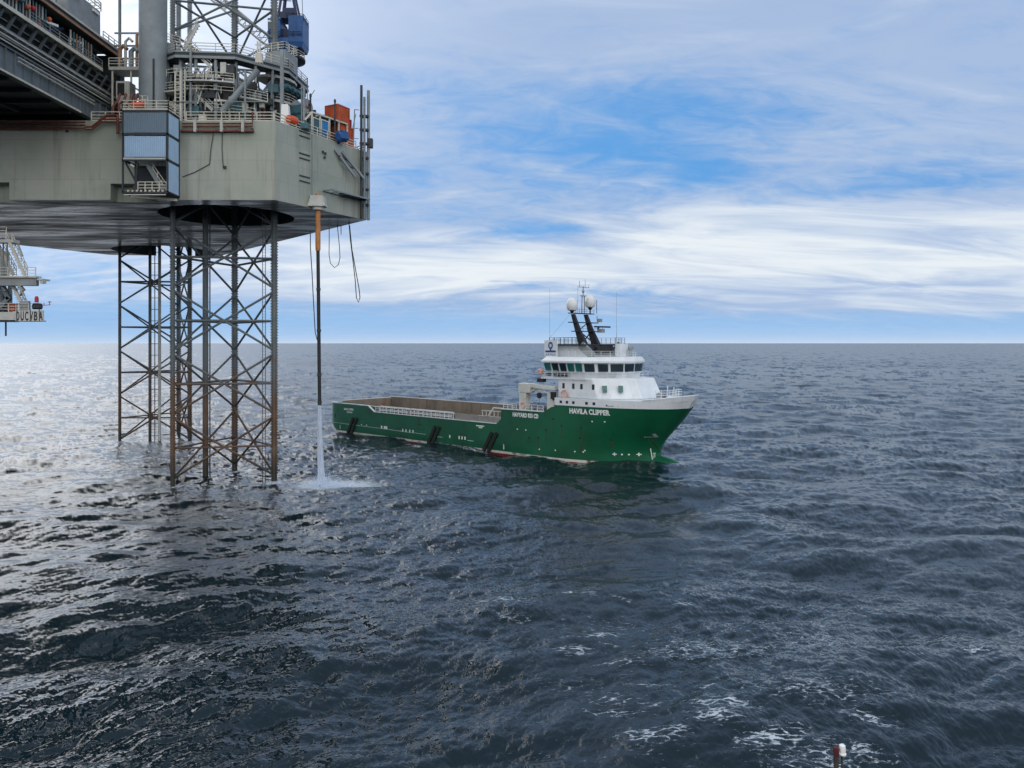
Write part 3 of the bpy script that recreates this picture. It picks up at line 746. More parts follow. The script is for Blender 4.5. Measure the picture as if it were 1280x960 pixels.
rl = MB(); rl.rail([(66.0, -2.6, 19.82), (66.0, -6.2, 19.82), (62.9, -6.4, 19.82), (62.9, 6.4, 19.82), (70.2, 6.3, 19.82), (70.2, 3.2, 19.82)], 1.15, .055, 3, 1.1)
rl.rail([(70.2, -6.3, 19.82), (62.9, -6.4, 19.82)], 1.15, .05, 2, 1.2); rl.build('mast_platform_railing', M['black'], ship)
def leg4(y, b0, b1):
    m_ = MB(); pb = [(68.9, y-.75), (70.4, y-.75), (70.4, y+.75), (68.9, y+.75)]
    m_.prism([(66.1, y-.42), (67.7, y-.42), (67.7, y+.42), (66.1, y+.42)], 19.8, 22.4, [(65.2, y-.3), (66.2, y-.3), (66.2, y+.3), (65.2, y+.3)])
    m_.prism([(65.2, y-.3), (66.2, y-.3), (66.2, y+.3), (65.2, y+.3)], 22.4, 25.2, [(64.3, y-.26), (64.95, y-.26), (64.95, y+.26), (64.3, y+.26)])
    return m_
mast = leg4(-1.8, 0, 0).build('mast_leg', M['black'], ship)
leg4(2.0, 0, 0).build('mast_leg', M['black'], ship)
yd = MB()
for x, z, y0, y1 in ((66.0, 22.1, -3.6, 5.0), (65.3, 23.7, -3.6, 4.4), (64.8, 25.35, -3.0, 3.8)): yd.bb((x-.45, y0, z-.07), (x+.45, y1, z+.08))
yd.bar((66.6, -1.6, 20.0), (65.9, 1.8, 22.1), .16); yd.bar((66.6, 1.8, 20.0), (65.9, -1.6, 22.1), .16); yd.bar((65.6, -1.6, 22.2), (65.0, 1.8, 23.6), .12); yd.rail([(66.3, -3.5, 22.2), (66.3, 4.9, 22.2)], .8, .04, 2, 1.2); yd.rail([(65.2, -2.9, 25.4), (65.2, 3.7, 25.4)], .7, .04, 2, 1.1)
yd.build('mast_yard', M['black'], ship)
rd = MB(); rd.bar((67.6, .6, 22.95), (67.6, 5.4, 22.95), .24, .28); rd.tube((66.8, 2.6, 22.5), (67.1, 2.6, 22.9), .18); rd.build('radar_scanner', M['black'], ship)
rd = MB(); rd.bb((67.0, 2.2, 21.9), (68.0, 3.2, 22.6)); rd.bb((66.9, 2.3, 23.8), (67.5, 3.1, 24.4)); rd.each('lamp_box', M['grey'], ship)
for y, z, r in ((-2.6, 26.9, 1.02), (2.8, 27.6, .98)):
    q = MB(); q.lathe((65, y, z), [(.35*r, -1.15*r), (.78*r, -1.0*r), (.98*r, -.6*r), (r, 0), (.92*r, .5*r), (.68*r, .92*r), (.35*r, 1.13*r), (.02, 1.2*r)], 18); dome = q.build('radome', M['dome'], ship, smooth=True)
    MB().lathe((65, y, 25.4), [(.14, 0), (.12, z-25.4-1.6), (.45, z-25.4-1.15)], 10).build('radome_stalk', M['black'], dome)
tm = MB()
for y in (.25, 1.15): tm.tube((65, y, 25.4), (65, .7+(y-.7)*.7, 28.6), .1, 6)
tm.bb((64.7, .1, 28.5), (65.3, 1.3, 28.62)); tm.tube((65, .7, 28.6), (65, .7, 30.3), .09, 6); tm.lathe((65, .7, 29.1), [(.1, 0), (.24, .1), (.24, .4), (.1, .5)], 8)
tm.bar((65, -1.0, 30.1), (65, 2.5, 30.1), .09); tm.bar((65, -.4, 30.1), (65, -.4, 31.2), .07); tm.bar((65, 1.3, 30.1), (65, 1.3, 31.6), .05); tm.bar((65, 2.3, 30.1), (65, 2.5, 30.7), .06); tm.bar((65, -1.0, 25.4), (65, -.9, 29.9), .035)
tm.build('topmast', M['grey'], ship)
an = MB()
for p, q in (((65.4, 4.3, 25.4), (65.4, 4.3, 27.9)), ((65.7, 4.0, 23.6), (65.7, 4.0, 25.0))): an.tube(p, q, .06, 5)
an.each('mast_aerial', M['black'], ship)
for x, y, z0, z1 in ((63.4, -6.9, 17.6, 29.6), (68.4, 6.3, 19.8, 29.6)):
    q = MB(); q.tube((x, y, z0), (x, y, z0+2), .05, 6); q.tube((x, y, z0+2), (x, y, z1), .035, 6, .02); q.build('whip_aerial', M['grey'], ship)
q = MB(); q.tube((65, -2.8, 25.4), (62.9, -6.2, 21), .015, 4); q.build('stay_wire', M['black'], ship)
# funnel-mark board on the wing
sg = MB(); sg.bb((62.4, -7.15, 17.65), (65.2, -6.95, 20.5)); sign = sg.build('emblem_board', M['white'], ship)
em = MB(); c = Vector((63.8, -7.17, 19.6)); vs = []; fs = []; n = 20
for k in range(n):
    a = 2*math.pi*k/n
    for r in (.34, .62):
        for yy in (0, -.03): vs.append(c+Vector((r*.82*math.cos(a), yy, r*math.sin(a))))
for k in range(n):
    a, b = k*4, ((k+1) % n)*4
    fs += [(a+1, a+3, b+3, b+1), (a, b, b+2, a+2), (a+2, b+2, b+3, a+3), (a, a+1, b+1, b)]
em.add(vs, fs); em.bb((63.66, -7.2, 18.72), (63.94, -7.16, 19.05)); em.bb((62.65, -7.2, 18.42), (64.95, -7.16, 18.74)); em.build('emblem', M['blue_mark'], sign)
vs, fs = lettering('HAVILA', .5, .01, 1.3, .01); wv = max(v.x for v in vs)
MB().add([(62.7+v.x*2.2/wv, -7.17-max(0, v.z), 17.85+v.y) for v in vs], fs).build('board_lettering', M['blue_mark'], sign)
def ring(name, c, ax, r, label, cat='life ring'):
    m_ = MB(); pts = []; z = Vector(ax).normalized(); x = Vector((0,0,1)).cross(z).normalized(); y = z.cross(x)
    vs = []; fs = []; n, k = 18, 6
    for i in range(n):
        a = 2*math.pi*i/n; o = x*math.cos(a)+y*math.sin(a)
        for j in range(k):
            b = 2*math.pi*j/k; vs.append(Vector(c)+o*(r+.24*r*math.cos(b))+z*(.24*r*math.sin(b)))
    for i in range(n):
        for j in range(k): fs.append((i*k+j, i*k+(j+1) % k, ((i+1) % n)*k+(j+1) % k, ((i+1) % n)*k+j))
    o = m_.add(vs, fs).build(name, M['orange'] if False else ring_mat, None, smooth=True)
    return tag(o, label, cat)
ring_mat = paint('life_ring', (.72, .38, .30), .5, var=.5, scale=2.5)
SM = ship.matrix_basis
def sw_(p): return SM @ Vector(p)
sdir = (SM.to_3x3() @ Vector((0, -1, 0)))
ring('life_ring', sw_((67.9, -8.5, 11.4)), sdir, .62, 'white and orange life ring on the railing below the ship bridge')
ring('life_ring', sw_((58.6, -8.5, 9.0)), sdir, .48, 'white and orange life ring at the foot of the ship davit post')
# small rescue float and a black box over the davit
q = MB(); q.lathe(sw_((62.0, -7.6, 15.0)), [(.1, -.5), (.5, -.4), (.55, .3), (.2, .6)], 10); q.tube(sw_((62.0, -7.6, 14.0)), sw_((62.0, -7.6, 14.6)), .1); tag(q.build('rescue_float', ring_mat), 'pale red float beside the aft corner of the ship bridge deck', 'float')
q = MB(); q.bb((61.6, -8.2, 13.2), (63.0, -7.4, 13.85)); q.build('wing_box', M['black'], ship)

# ------------------------------------------------------------------ the jack-up rig
def leg_paint():
    m, nt, b = newmat('leg_steel'); L = nt.links
    g = N(nt, 'ShaderNodeNewGeometry'); sp = N(nt, 'ShaderNodeSeparateXYZ'); L.new(g.outputs['Position'], sp.inputs[0])
    n1 = N(nt, 'ShaderNodeTexNoise', Scale=.35, Detail=7, Roughness=.7); L.new(g.outputs['Position'], n1.inputs['Vector'])
    base = ramp(nt, n1.outputs['Fac'], [(.3, (.085, .105, .112)), (.7, (.18, .205, .212))])
    rust = ramp(nt, n1.outputs['Fac'], [(.35, (.055, .038, .028)), (.58, (.135, .075, .042)), (.75, (.12, .12, .11))])
    # corrosion grows towards the splash zone
    mr = N(nt, 'ShaderNodeMapRange'); L.new(sp.outputs[2], mr.inputs[0])
    for i, v in ((1, 2.0), (2, 30.0), (3, .56), (4, -.20)): mr.inputs[i].default_value = v
    ad = nt.nodes.new('ShaderNodeMath'); ad.operation = 'ADD'; L.new(mr.outputs[0], ad.inputs[0]); L.new(n1.outputs['Fac'], ad.inputs[1])
    rm = N(nt, 'ShaderNodeMapRange', interpolation_type='SMOOTHSTEP'); L.new(ad.outputs[0], rm.inputs[0]); rm.inputs[1].default_value = .56; rm.inputs[2].default_value = .86
    mx = N(nt, 'ShaderNodeMix', data_type='RGBA'); L.new(rm.outputs[0], mx.inputs[0]); L.new(base.outputs[0], mx.inputs[6]); L.new(rust.outputs[0], mx.inputs[7])
    wr = N(nt, 'ShaderNodeMapRange'); L.new(sp.outputs[2], wr.inputs[0])
    for i, v in ((1, 1.2), (2, 4.0), (3, 1.0), (4, 0.0)): wr.inputs[i].default_value = v
    m2 = N(nt, 'ShaderNodeMix', data_type='RGBA'); L.new(wr.outputs[0], m2.inputs[0]); L.new(mx.outputs[2], m2.inputs[6]); m2.inputs[7].default_value = (.03, .028, .02, 1)
    L.new(m2.outputs[2], b.inputs['Base Color']); b.inputs['Roughness'].default_value = .55
    return m
def hull_paint():
    m, nt, b = newmat('rig_paint'); L = nt.links
    tc = N(nt, 'ShaderNodeTexCoord'); ob = tc.outputs['Object']
    def noise(scale, stretch=(1, 1, 1), d=6, ro=.65):
        mp = N(nt, 'ShaderNodeMapping'); L.new(ob, mp.inputs[0]); mp.inputs['Scale'].default_value = stretch
        n = N(nt, 'ShaderNodeTexNoise', Scale=scale, Detail=d, Roughness=ro); L.new(mp.outputs[0], n.inputs['Vector']); return n.outputs['Fac']
    def mix(f, a, c, mode='MIX'):
        x = N(nt, 'ShaderNodeMix', data_type='RGBA'); x.blend_type = mode
        for s, q in ((0, f), (6, a), (7, c)):
            if isinstance(q, (int, float)): x.inputs[s].default_value = q
            elif isinstance(q, tuple): x.inputs[s].default_value = (*q, 1)
            else: L.new(q, x.inputs[s])
        return x.outputs[2]
    col = ramp(nt, noise(.11), [(.3, (.30, .325, .27)), (.5, (.41, .43, .375)), (.72, (.46, .45, .39))]).outputs[0]
    # plates: every plate a slightly different tone, dark weld lines between
    sp = N(nt, 'ShaderNodeSeparateXYZ'); L.new(ob, sp.inputs[0]); ad = nt.nodes.new('ShaderNodeMath'); ad.operation = 'ADD'; L.new(sp.outputs[0], ad.inputs[0]); L.new(sp.outputs[1], ad.inputs[1])
    cb = N(nt, 'ShaderNodeCombineXYZ'); L.new(ad.outputs[0], cb.inputs[0]); L.new(sp.outputs[2], cb.inputs[1])
    br = N(nt, 'ShaderNodeTexBrick', Scale=1.0); L.new(cb.outputs[0], br.inputs['Vector'])
    br.inputs['Brick Width'].default_value = 7.6; br.inputs['Row Height'].default_value = 2.65; br.inputs['Mortar Size'].default_value = .035; br.inputs['Mortar Smooth'].default_value = .4
    br.inputs['Color1'].default_value = (.90, .91, .90, 1); br.inputs['Color2'].default_value = (1.0, 1.0, .98, 1); br.inputs['Mortar'].default_value = (.72, .70, .66, 1)
    col = mix(.8, col, br.outputs['Color'], 'MULTIPLY')
    # grime runs and rust runs
    g = ramp(nt, noise(.55, (1, 1, .07), 8, .7), [(.50, (0, 0, 0)), (.70, (.75, .75, .75))]).outputs[0]
    col = mix(g, col, (.21, .20, .155))
    rr = ramp(nt, noise(1.1, (1, 1, .06), 6, .75), [(.62, (0, 0, 0)), (.74, (.8, .8, .8))]).outputs[0]
    col = mix(rr, col, (.20, .10, .05))
    gr = ramp(nt, noise(.05, (1, 1, 1), 3), [(.52, (0, 0, 0)), (.68, (.45, .45, .45))]).outputs[0]
    col = mix(gr, col, (.24, .30, .22))
    L.new(col, b.inputs['Base Color']); b.inputs['Roughness'].default_value = .5
    bp = N(nt, 'ShaderNodeBump', Strength=.35, Distance=.12); L.new(noise(.35, (1, 1, 1), 3), bp.inputs['Height']); L.new(bp.outputs[0], b.inputs['Normal'])
    return m
def bottom_paint():
    m, nt, b = newmat('rig_bottom'); L = nt.links
    tc = N(nt, 'ShaderNodeTexCoord'); mp = N(nt, 'ShaderNodeMapping'); L.new(tc.outputs['Object'], mp.inputs[0]); mp.inputs['Scale'].default_value = (.05, .25, 1); mp.inputs['Rotation'].default_value = (0, 0, .25)
    n1 = N(nt, 'ShaderNodeTexNoise', Scale=1.0, Detail=9, Roughness=.68, Distortion=.6); L.new(mp.outputs[0], n1.inputs['Vector'])
    n2 = N(nt, 'ShaderNodeTexNoise', Scale=.05, Detail=4); L.new(tc.outputs['Object'], n2.inputs['Vector'])
    r1 = ramp(nt, n2.outputs['Fac'], [(.35, (.10, .10, .085)), (.65, (.22, .22, .19))])
    r2 = ramp(nt, n1.outputs['Fac'], [(.50, (0, 0, 0)), (.60, (1, 1, 1))])
    mx = N(nt, 'ShaderNodeMix', data_type='RGBA'); L.new(r2.outputs[0], mx.inputs[0]); L.new(r1.outputs[0], mx.inputs[6]); mx.inputs[7].default_value = (.8, .8, .76, 1)  # pale streaks in the colour stand for reflections of the bright horizon
    L.new(mx.outputs[2], b.inputs['Base Color'])
    mr = N(nt, 'ShaderNodeMapRange'); L.new(n1.outputs['Fac'], mr.inputs[0]); mr.inputs[1].default_value = .38; mr.inputs[2].default_value = .6; mr.inputs[3].default_value = .6; mr.inputs[4].default_value = .16
    L.new(mr.outputs[0], b.inputs['Roughness'])
    m3 = N(nt, 'ShaderNodeMapping'); L.new(tc.outputs['Object'], m3.inputs[0]); m3.inputs['Scale'].default_value = (.12, .5, 1); m3.inputs['Rotation'].default_value = (0, 0, .2)
    n3 = N(nt, 'ShaderNodeTexNoise', Scale=1.0, Detail=5, Roughness=.6); L.new(m3.outputs[0], n3.inputs['Vector'])
    bp = N(nt, 'ShaderNodeBump', Strength=.5, Distance=.35); L.new(n3.outputs['Fac'], bp.inputs['Height']); L.new(bp.outputs[0], b.inputs['Normal'])
    return m
M['leg'] = leg_paint()
M['rig'] = hull_paint()
M['rig_b'] = bottom_paint()
M['steel'] = paint('structure_steel', (.24, .275, .29), .55, var=.2, scale=.5, rust=.22, rustcol=(.17, .11, .07), rustscale=.4)
M['steel_d'] = paint('dark_steel', (.035, .040, .042), .6, var=.45, scale=.6, rust=.2, rustcol=(.07, .04, .025), rustscale=.5)
M['rail'] = paint('rail_cream', (.62, .59, .50), .55, var=.2, scale=.7, rust=.25, rustcol=(.32, .17, .08), rustscale=.8)
M['rustpipe'] = paint('rusty_red_pipe', (.17, .055, .035), .65, var=.5, scale=1.2)
M['clad_d'] = paint('cladding_slate', (.17, .235, .30), .5, var=.08, scale=.8, rust=.1, rustcol=(.1, .12, .15), streak=True)
M['clad_l'] = paint('cladding_pale_blue', (.36, .52, .70), .5, var=.08, scale=.8, rust=.12, rustcol=(.22, .30, .38), streak=True)
M['frame'] = paint('cladding_frame', (.035, .045, .055), .6, var=.3)
M['crane_blue'] = paint('crane_blue', (.012, .085, .26), .4, var=.3, scale=.7, rust=.15, rustcol=(.01, .03, .08))
M['navy'] = paint('navy_steel', (.01, .02, .08), .45, var=.3)
M['sky_blue'] = paint('bright_blue', (.02, .22, .52), .45, var=.2, scale=1)
M['teal'] = paint('teal_machinery', (.05, .13, .16), .5, var=.35, scale=1)
M['orange_red'] = paint('orange_red_paint', (.52, .10, .035), .5, var=.3, scale=.8, rust=.2, rustcol=(.3, .05, .03))
M['red_paint'] = paint('red_paint', (.50, .03, .035), .5, var=.25)
M['hose_black'] = paint('hose_black', (.014, .014, .016), .6, var=.4, scale=1)
M['hose_orange'] = paint('hose_orange', (.50, .20, .06), .6, var=.25, scale=1.5, rust=.4, rustcol=(.25, .10, .04), streak=True, rustscale=.9)
M['rope'] = paint('rope', (.07, .072, .075), .8)
M['girder'] = paint('girder_grey', (.15, .18, .20), .55, var=.25, scale=.5, rust=.2, rustcol=(.07, .07, .06), streak=True, rustscale=.4)
M['pale'] = paint('pale_grey', (.52, .52, .48), .55, var=.2, scale=.7, rust=.25, rustcol=(.3, .22, .14))
M['rustbeam'] = paint('rusty_beam', (.34, .19, .11), .65, var=.4, scale=.6)
M['lamp'] = paint('lamp_white', (.85, .85, .82), .3, var=.03)

# ---- legs: three chords with racks, crossed braces, a level brace through each crossing
leg = empty('lattice_leg', (*LEG_C[0], 0), LEG_ROT[0], 'near lattice leg of the rig, rusty towards the sea, left of the hanging hose', 'rig leg', 'lattice legs of the rig')
CH = [Vector((LEG_R*math.cos(k*2.0944), LEG_R*math.sin(k*2.0944), 0)) for k in (0, 1, -1)]
Z0, BAY, ZT = .45, 9.12, 97.0
for k, c in enumerate(CH):
    q = MB(); q.tube(c+Vector((0, 0, -7)), c+Vector((0, 0, ZT)), .29, 12)
    ch = q.build('chord', M['leg'], leg, smooth=True)
    d = Vector((-math.sin(k*2.0944+.35), math.cos(k*2.0944+.35), 0)) if k else Vector((math.cos(.3), math.sin(.3), 0))
    q = MB(); q.bar(c-d*.33+Vector((0, 0, -6)), c-d*.33+Vector((0, 0, ZT)), .14, .16, d); q.bar(c+d*.33+Vector((0, 0, -6)), c+d*.33+Vector((0, 0, ZT)), .14, .16, d)
    z = 1.0
    while z < ZT-1:
        for s in (-1, 1): q.bar(c+d*(s*.36)+Vector((0, 0, z)), c+d*(s*.54)+Vector((0, 0, z)), .14, .2)
        z += .42
    q.build('rack', M['leg'], ch)
up = lambda v, z: Vector((v.x, v.y, z))
for b in range(-1, 8):
    za, zb = Z0+BAY*b, Z0+BAY*(b+1)
    for i, j in ((0, 1), (1, 2), (2, 0)):
        A, B = CH[i], CH[j]; dd = (B-A).normalized()
        if b > -1:
            for p, q_ in ((A, B), (B, A)):
                e = (q_-p).normalized()
                q = MB(); q.tube(up(p+e*.3, za+.42), up(q_-e*.3, zb-.42), .165, 8); q.build('diagonal_brace', M['leg'], leg, smooth=True)
            q = MB(); q.tube(up(A+dd*.3, (za+zb)/2), up(B-dd*.3, (za+zb)/2), .17 if b else .14, 8); q.build('level_brace', M['leg'], leg, smooth=True)
for b in range(0, 9):
    pass
far = copy_tree(leg); far.location = (*LEG_C[1], 0); far.rotation_euler = (0, 0, LEG_ROT[1]); far.matrix_basis = Matrix.Translation(Vector((*LEG_C[1], 0))) @ Matrix.Rotation(LEG_ROT[1], 4, 'Z')
far['label'] = 'far lattice leg of the rig with a twin pipe up its middle'
pp = (CH[1]+CH[2])*.5
q = MB(); q.tube(up(pp, -4), up(pp, 45), .42, 12); q.tube(up(pp+Vector((.2, .75, 0)), -3), up(pp+Vector((.2, .75, 0)), 45), .1, 6)
for k in range(20): q.bar(up(pp, 2+k*2.2), up(pp+Vector((.2, .75, 0)), 2+k*2.2), .07)
q.build('seawater_pipe', M['leg'], leg, smooth=True)
pp = (CH[0]+CH[2])*.5; dd = (CH[0]-CH[2]).normalized()
for s in (-1, 1):
    q = MB(); q.tube(up(pp+dd*(s*.95), -4), up(pp+dd*(s*.95), 45), .3, 10); q.build('seawater_pipe', M['pale'] if s > 0 else M['leg'], far, smooth=True)
q = MB()
for k in range(18): q.bar(up(pp-dd*.95, 1.5+k*2.3), up(pp+dd*.95, 1.5+k*2.3), .12)
q.tube(up(pp, -3), up(pp, 45), .09, 6); q.build('pipe_ties', M['leg'], far)
lad = CH[0]*.86+Vector((-.2, -.6, 0)); q = MB(); q.ladder(up(lad, -2), up(lad, 45), .42, (1, .5, 0), .45, .035); q.build('ladder', M['leg'], leg)

# ---- hull
rig = empty('jackup_rig', (-60, 130, 39), 0, 'huge grey green rig hull on lattice legs, railings and pipes along its deck edge', 'oil rig')
ZB, ZD = 39.0, 49.5
HP = [(-125, 101.3), (-31.4, 101.9), (-23.5, 116.9), (-22.4, 118.4), (-64.5, 168.3), (-86.5, 165.3), (-97.0, 146), (-125, 112)]
h = MB().prism(HP, ZB, ZD).build('hull', M['rig'], rig, world=True)
cut = []
for cx, cy in LEG_C:
    q = MB(); q.lathe((cx, cy, ZB-2), [(9.6, 0), (9.6, 9.5)], 48); cut.append(q.build('cutter', None, rig, world=True))
q = MB(); q.bb((-53.2, 99, 38), (-47.3, 103.6, 41.15)); q.bb((-71, 99, 38), (-66.55, 103.6, 41.3)); cut.append(q.build('cutter', None, rig, world=True))
h.data.materials.append(M['rig_b'])
for c in cut:
    md = h.modifiers.new('cut', 'BOOLEAN'); md.object = c; md.operation = 'DIFFERENCE'; md.solver = 'EXACT'
dg = bpy.context.evaluated_depsgraph_get(); dg.update()
nm = bpy.data.meshes.new_from_object(h.evaluated_get(dg)); h.modifiers.clear(); h.data = nm; nm.name = 'hull'
for c in cut: bpy.data.objects.remove(c)
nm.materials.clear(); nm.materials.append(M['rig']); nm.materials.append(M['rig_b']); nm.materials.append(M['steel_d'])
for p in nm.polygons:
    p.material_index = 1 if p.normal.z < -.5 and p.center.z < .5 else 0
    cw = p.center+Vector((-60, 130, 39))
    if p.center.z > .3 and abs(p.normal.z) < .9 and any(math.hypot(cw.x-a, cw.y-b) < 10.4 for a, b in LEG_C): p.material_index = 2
    if p.center.z > 5 and p.normal.z < -.5: p.material_index = 2  # leg wells, closed on top, coloured dark to stand for the shade inside
C0, C1 = Vector((-31.4, 101.9, 0)), Vector((-23.5, 116.9, 0)); CD = (C1-C0).normalized(); CN = Vector((CD.y, -CD.x, 0))
def chm(u, v, out=0.0):
    """a point on the angled hull side seen at photo pixel (u, v)"""
    r = (u-640)/F; t = (101.9*r+31.4)/(7.9-15*r); p = C0+(C1-C0)*t
    return Vector((p.x, p.y, CAM_H-(v-429)/F*p.y))+CN*out
def front(u, v, y=101.75): return at(u, v, y)
# seams, rungs and marks on the side
q = MB(); q.bar(chm(390, 168, .04), chm(390, 244, .04), .12, .08); q.build('side_pipe', M['steel'], h, world=True)
for vv in (163, 169, 191, 197, 219, 225.5):
    a = chm(374, vv, .05); b = chm(387, vv+4.2, .05); b.z = a.z
    MB().bar(a, b, .12, .16).build('step_bar', M['steel_d'], h, world=True)
for a, b in (((267, 165), (262, 205)), ((262, 205), (228, 221)), ((278, 158), (279, 210))):
    MB().path([front(*a), front((a[0]+b[0])/2-1, (a[1]+b[1])/2+2), front(*b)], .05, 5).build('hanging_cable', M['rope'], h, world=True)
q = MB()
for u, v in ((403, 190), (406, 192), (405, 197), (315, 162), (281, 209), (84, 164)): 
    c = chm(u, v, .08) if u > 345 else front(u, v); q.box(c, (.35, .2, .35))
q.each('side_lug', M['steel_d'], h, world=True)
# deck-edge rail and kick plate
def edge_rail(pts, name='deck_railing', hh=1.25): return MB().rail(pts, hh, .11, 3, 2.2, True).build(name, M['rail'], rig, world=True)
e = .35
edge_rail([(-43.3, 102.1, ZD), (C0.x-.2, 102.25, ZD)]); edge_rail([tuple(C0-CN*e+Vector((0, 0, ZD))), tuple(C1-CN*e+Vector((0, 0, ZD)))])
edge_rail([(-55.9, 102.1, ZD), (-50.3, 102.1, ZD)])
edge_rail([(-22.8, 118.6, ZD), (-40, 139, ZD)])
# rusty pipe runs below the deck edge
def run(pts, r=.11, n=3, gap=.34, name='rusty_pipe', mat='rustpipe'):
    for k in range(n): MB().path([Vector(p)+Vector((0, 0, -gap*k)) for p in pts], r, 6).build(name, M[mat], rig, world=True)
run([(-68.5, 101.1, 49.1), (-56.2, 101.1, 49.1)], .12, 3, .4); run([(-56.2, 101.1, 48.5), (-55.3, 101.1, 48.5), (-54.0, 101.1, 49.5), (-50.6, 101.1, 49.5)], .13, 2, .36)
run([(-43.6, 101.5, 49.05), (-34.3, 101.5, 49.05), (-34.3, 101.5, 50.6)], .11, 2, .38)
q = MB(); q.bb((-43.8, 101.35, 47.95), (-34.2, 101.85, 48.2)); q.build('pipe_support', M['rustpipe'], rig, world=True)
for x in (-42, -38.5, -35.7): MB().bb((x, 101.2, 47.9), (x+.35, 101.85, 49.5)).build('pipe_bracket', M['pale'], rig, world=True)
for k, x in enumerate((-53.3, -52.5, -51.6, -50.9)):
    MB().path([(x, 102.6, 49.5), (x, 102.6, 51.6+.4*(k % 2)), (x+.5, 102.8, 52.4), (x+.5, 103.5, 53.6)], .17, 7).build('riser_pipe', M['rustpipe'], rig, world=True)
MB().path([(-54.4, 101.1, 49.3), (-53.3, 101.1, 50.0), (-51.9, 101.1, 50.0), (-51.9, 101.1, 47.6)], .2, 8).build('riser_pipe', M['rustpipe'], rig, world=True)

# ---- clad stair enclosure on the front of the hull
X0e, X1e, Y0e, Y1e = -49.9, -44.0, 98.2, 101.7
fr = MB()
for x in (X0e+.1, X1e-.1):
    for y in (Y0e+.1, Y1e-.1): fr.bb((x-.1, y-.1, 39.3), (x+.1, y+.1, 49.8))
for z in (39.35, 43.45, 46.75, 49.7):
    fr.bb((X0e, Y0e, z-.13), (X1e, Y0e+.2, z+.13)); fr.bb((X1e-.2, Y0e+.2, z-.13), (X1e, Y1e, z+.13)); fr.bb((X0e, Y0e+.2, z-.13), (X0e+.2, Y1e, z+.13))
fr.bb((X0e, Y0e, 49.72), (X1e, Y1e, 49.85)); fr.bb((X0e, Y0e, 39.2), (X1e, Y1e, 39.3)); fr.bb((X0e+.2, Y1e-.15, 39.3), (X1e-.2, Y1e-.05, 43.4))
enc = fr.build('stair_enclosure', M['frame'], rig, world=True)
def clad(a, b, n, m):
    """corrugated sheet between two bottom corners a and b (z range in the vectors)"""
    q = MB(); a, b = Vector(a), Vector(b); z0, z1 = a.z, b.z; b = Vector((b.x, b.y, z0)); d = (b-a)/n; nr = Vector((d.y, -d.x, 0)).normalized()
    vs = []; prof = []
    for k in range(n):
        for t, o in ((0, 0), (.35, 0), (.5, .05), (.85, .05)): prof.append(a+d*(k+t)+nr*o)
    prof.append(b)
    fs = []
    for p in prof: vs += [p, Vector((p.x, p.y, z1))]
    fs = [(2*i, 2*i+2, 2*i+3, 2*i+1) for i in range(len(prof)-1)]
    return q.add(vs, fs).build('cladding_panel', m, enc, world=True, solid=.04)
clad((X0e+.2, Y0e+.08, 46.95), (X1e-.2, Y0e+.08, 49.55), 24, M['clad_d']); clad((X0e+.3, Y0e+.08, 43.85), (X1e-.3, Y0e+.08, 46.5), 20, M['clad_l'])
for z0, z1, m_ in ((46.95, 49.55, 'clad_l'), (43.65, 46.55, 'clad_l'), (39.5, 43.25, 'clad_l')): clad((X1e-.08, Y0e+.2, z0), (X1e-.08, Y1e-.2, z1), 12, M['clad_d' if z0 > 60 else m_])
MB().bb((X0e+.2, Y0e-.05, 43.5), (X1e-.3, Y0e+.04, 43.72)).build('lintel', M['pale'], enc, world=True)
q = MB(); q.bar((X0e+2.6, Y0e+1.4, 43.2), (X1e-1.2, Y0e+1.4, 39.7), .18, .5); q.bar((X0e+2.6, Y0e+2.3, 43.2), (X1e-1.2, Y0e+2.3, 39.7), .18, .5)
for k in range(12): p = Vector((X0e+2.6, Y0e+1.85, 43.2)).lerp(Vector((X1e-1.2, Y0e+1.85, 39.7)), (k+.5)/12); q.box(p, (.3, .9, .05))
q.build('stair', M['steel'], enc, world=True)
q = MB(); q.bar((X0e+3.2, Y0e+1.3, 43.4), (X1e-.6, Y0e+1.3, 40.4), .09); q.bar((X0e+3.2, Y0e+1.3, 42.9), (X1e-.8, Y0e+1.3, 39.9), .09)
for k in range(4): p = Vector((X0e+3.4, Y0e+1.3, 43.1)).lerp(Vector((X1e-.8, Y0e+1.3, 40.2)), k/3); q.bar(p+Vector((0, 0, -.7)), p, .08)
q.rail([(X0e+2.0, Y0e+.15, 39.5), (X1e-.25, Y0e+.15, 39.5)], 1.15, .1, 3, 1.0); q.build('stair_handrail', M['rail'], enc, world=True)
q = MB(); q.bar((X0e+.2, Y0e+.6, 43.2), (X0e+1.7, Y0e+.6, 40.4), .2); q.bar((X0e+1.7, Y0e+.6, 43.2), (X0e+1.5, Y0e+.6, 39.4), .25); q.bb((X0e+1.2, Y0e+.5, 39.4), (X0e+2.3, Y0e+1.2, 40.3)); q.build('bay_gear', M['steel_d'], enc, world=True)
q = MB(); q.bar((X0e+.9, Y0e+.5, 43.0), (X0e+1.35, Y0e+.5, 42.7), .18); q.build('strip_lamp', M['lamp'], enc, world=True)
q = MB(); q.bar((X0e+.3, Y0e+.05, 39.0), (X1e-.3, Y0e+.05, 39.0), .12); q.bar((X0e+1, Y0e+.3, 38.9), (X1e-.2, Y1e-.3, 38.9), .2, .35)
for k in range(9): q.bb((X0e+.7+k*.55, Y0e-.03, 39.38), (X0e+.95+k*.55, Y0e+.07, 39.6))
q.build('bay_floor_edge', M['rail'], enc, world=True)
q = MB(); q.rail([(X0e, Y1e, 49.85), (X0e, Y0e+.1, 49.85), (X1e, Y0e+.1, 49.85), (X1e, Y1e, 49.85)], 1.2, .1, 3, 1.4, True); q.build('top_railing', M['rail'], enc, world=True)
q = MB()
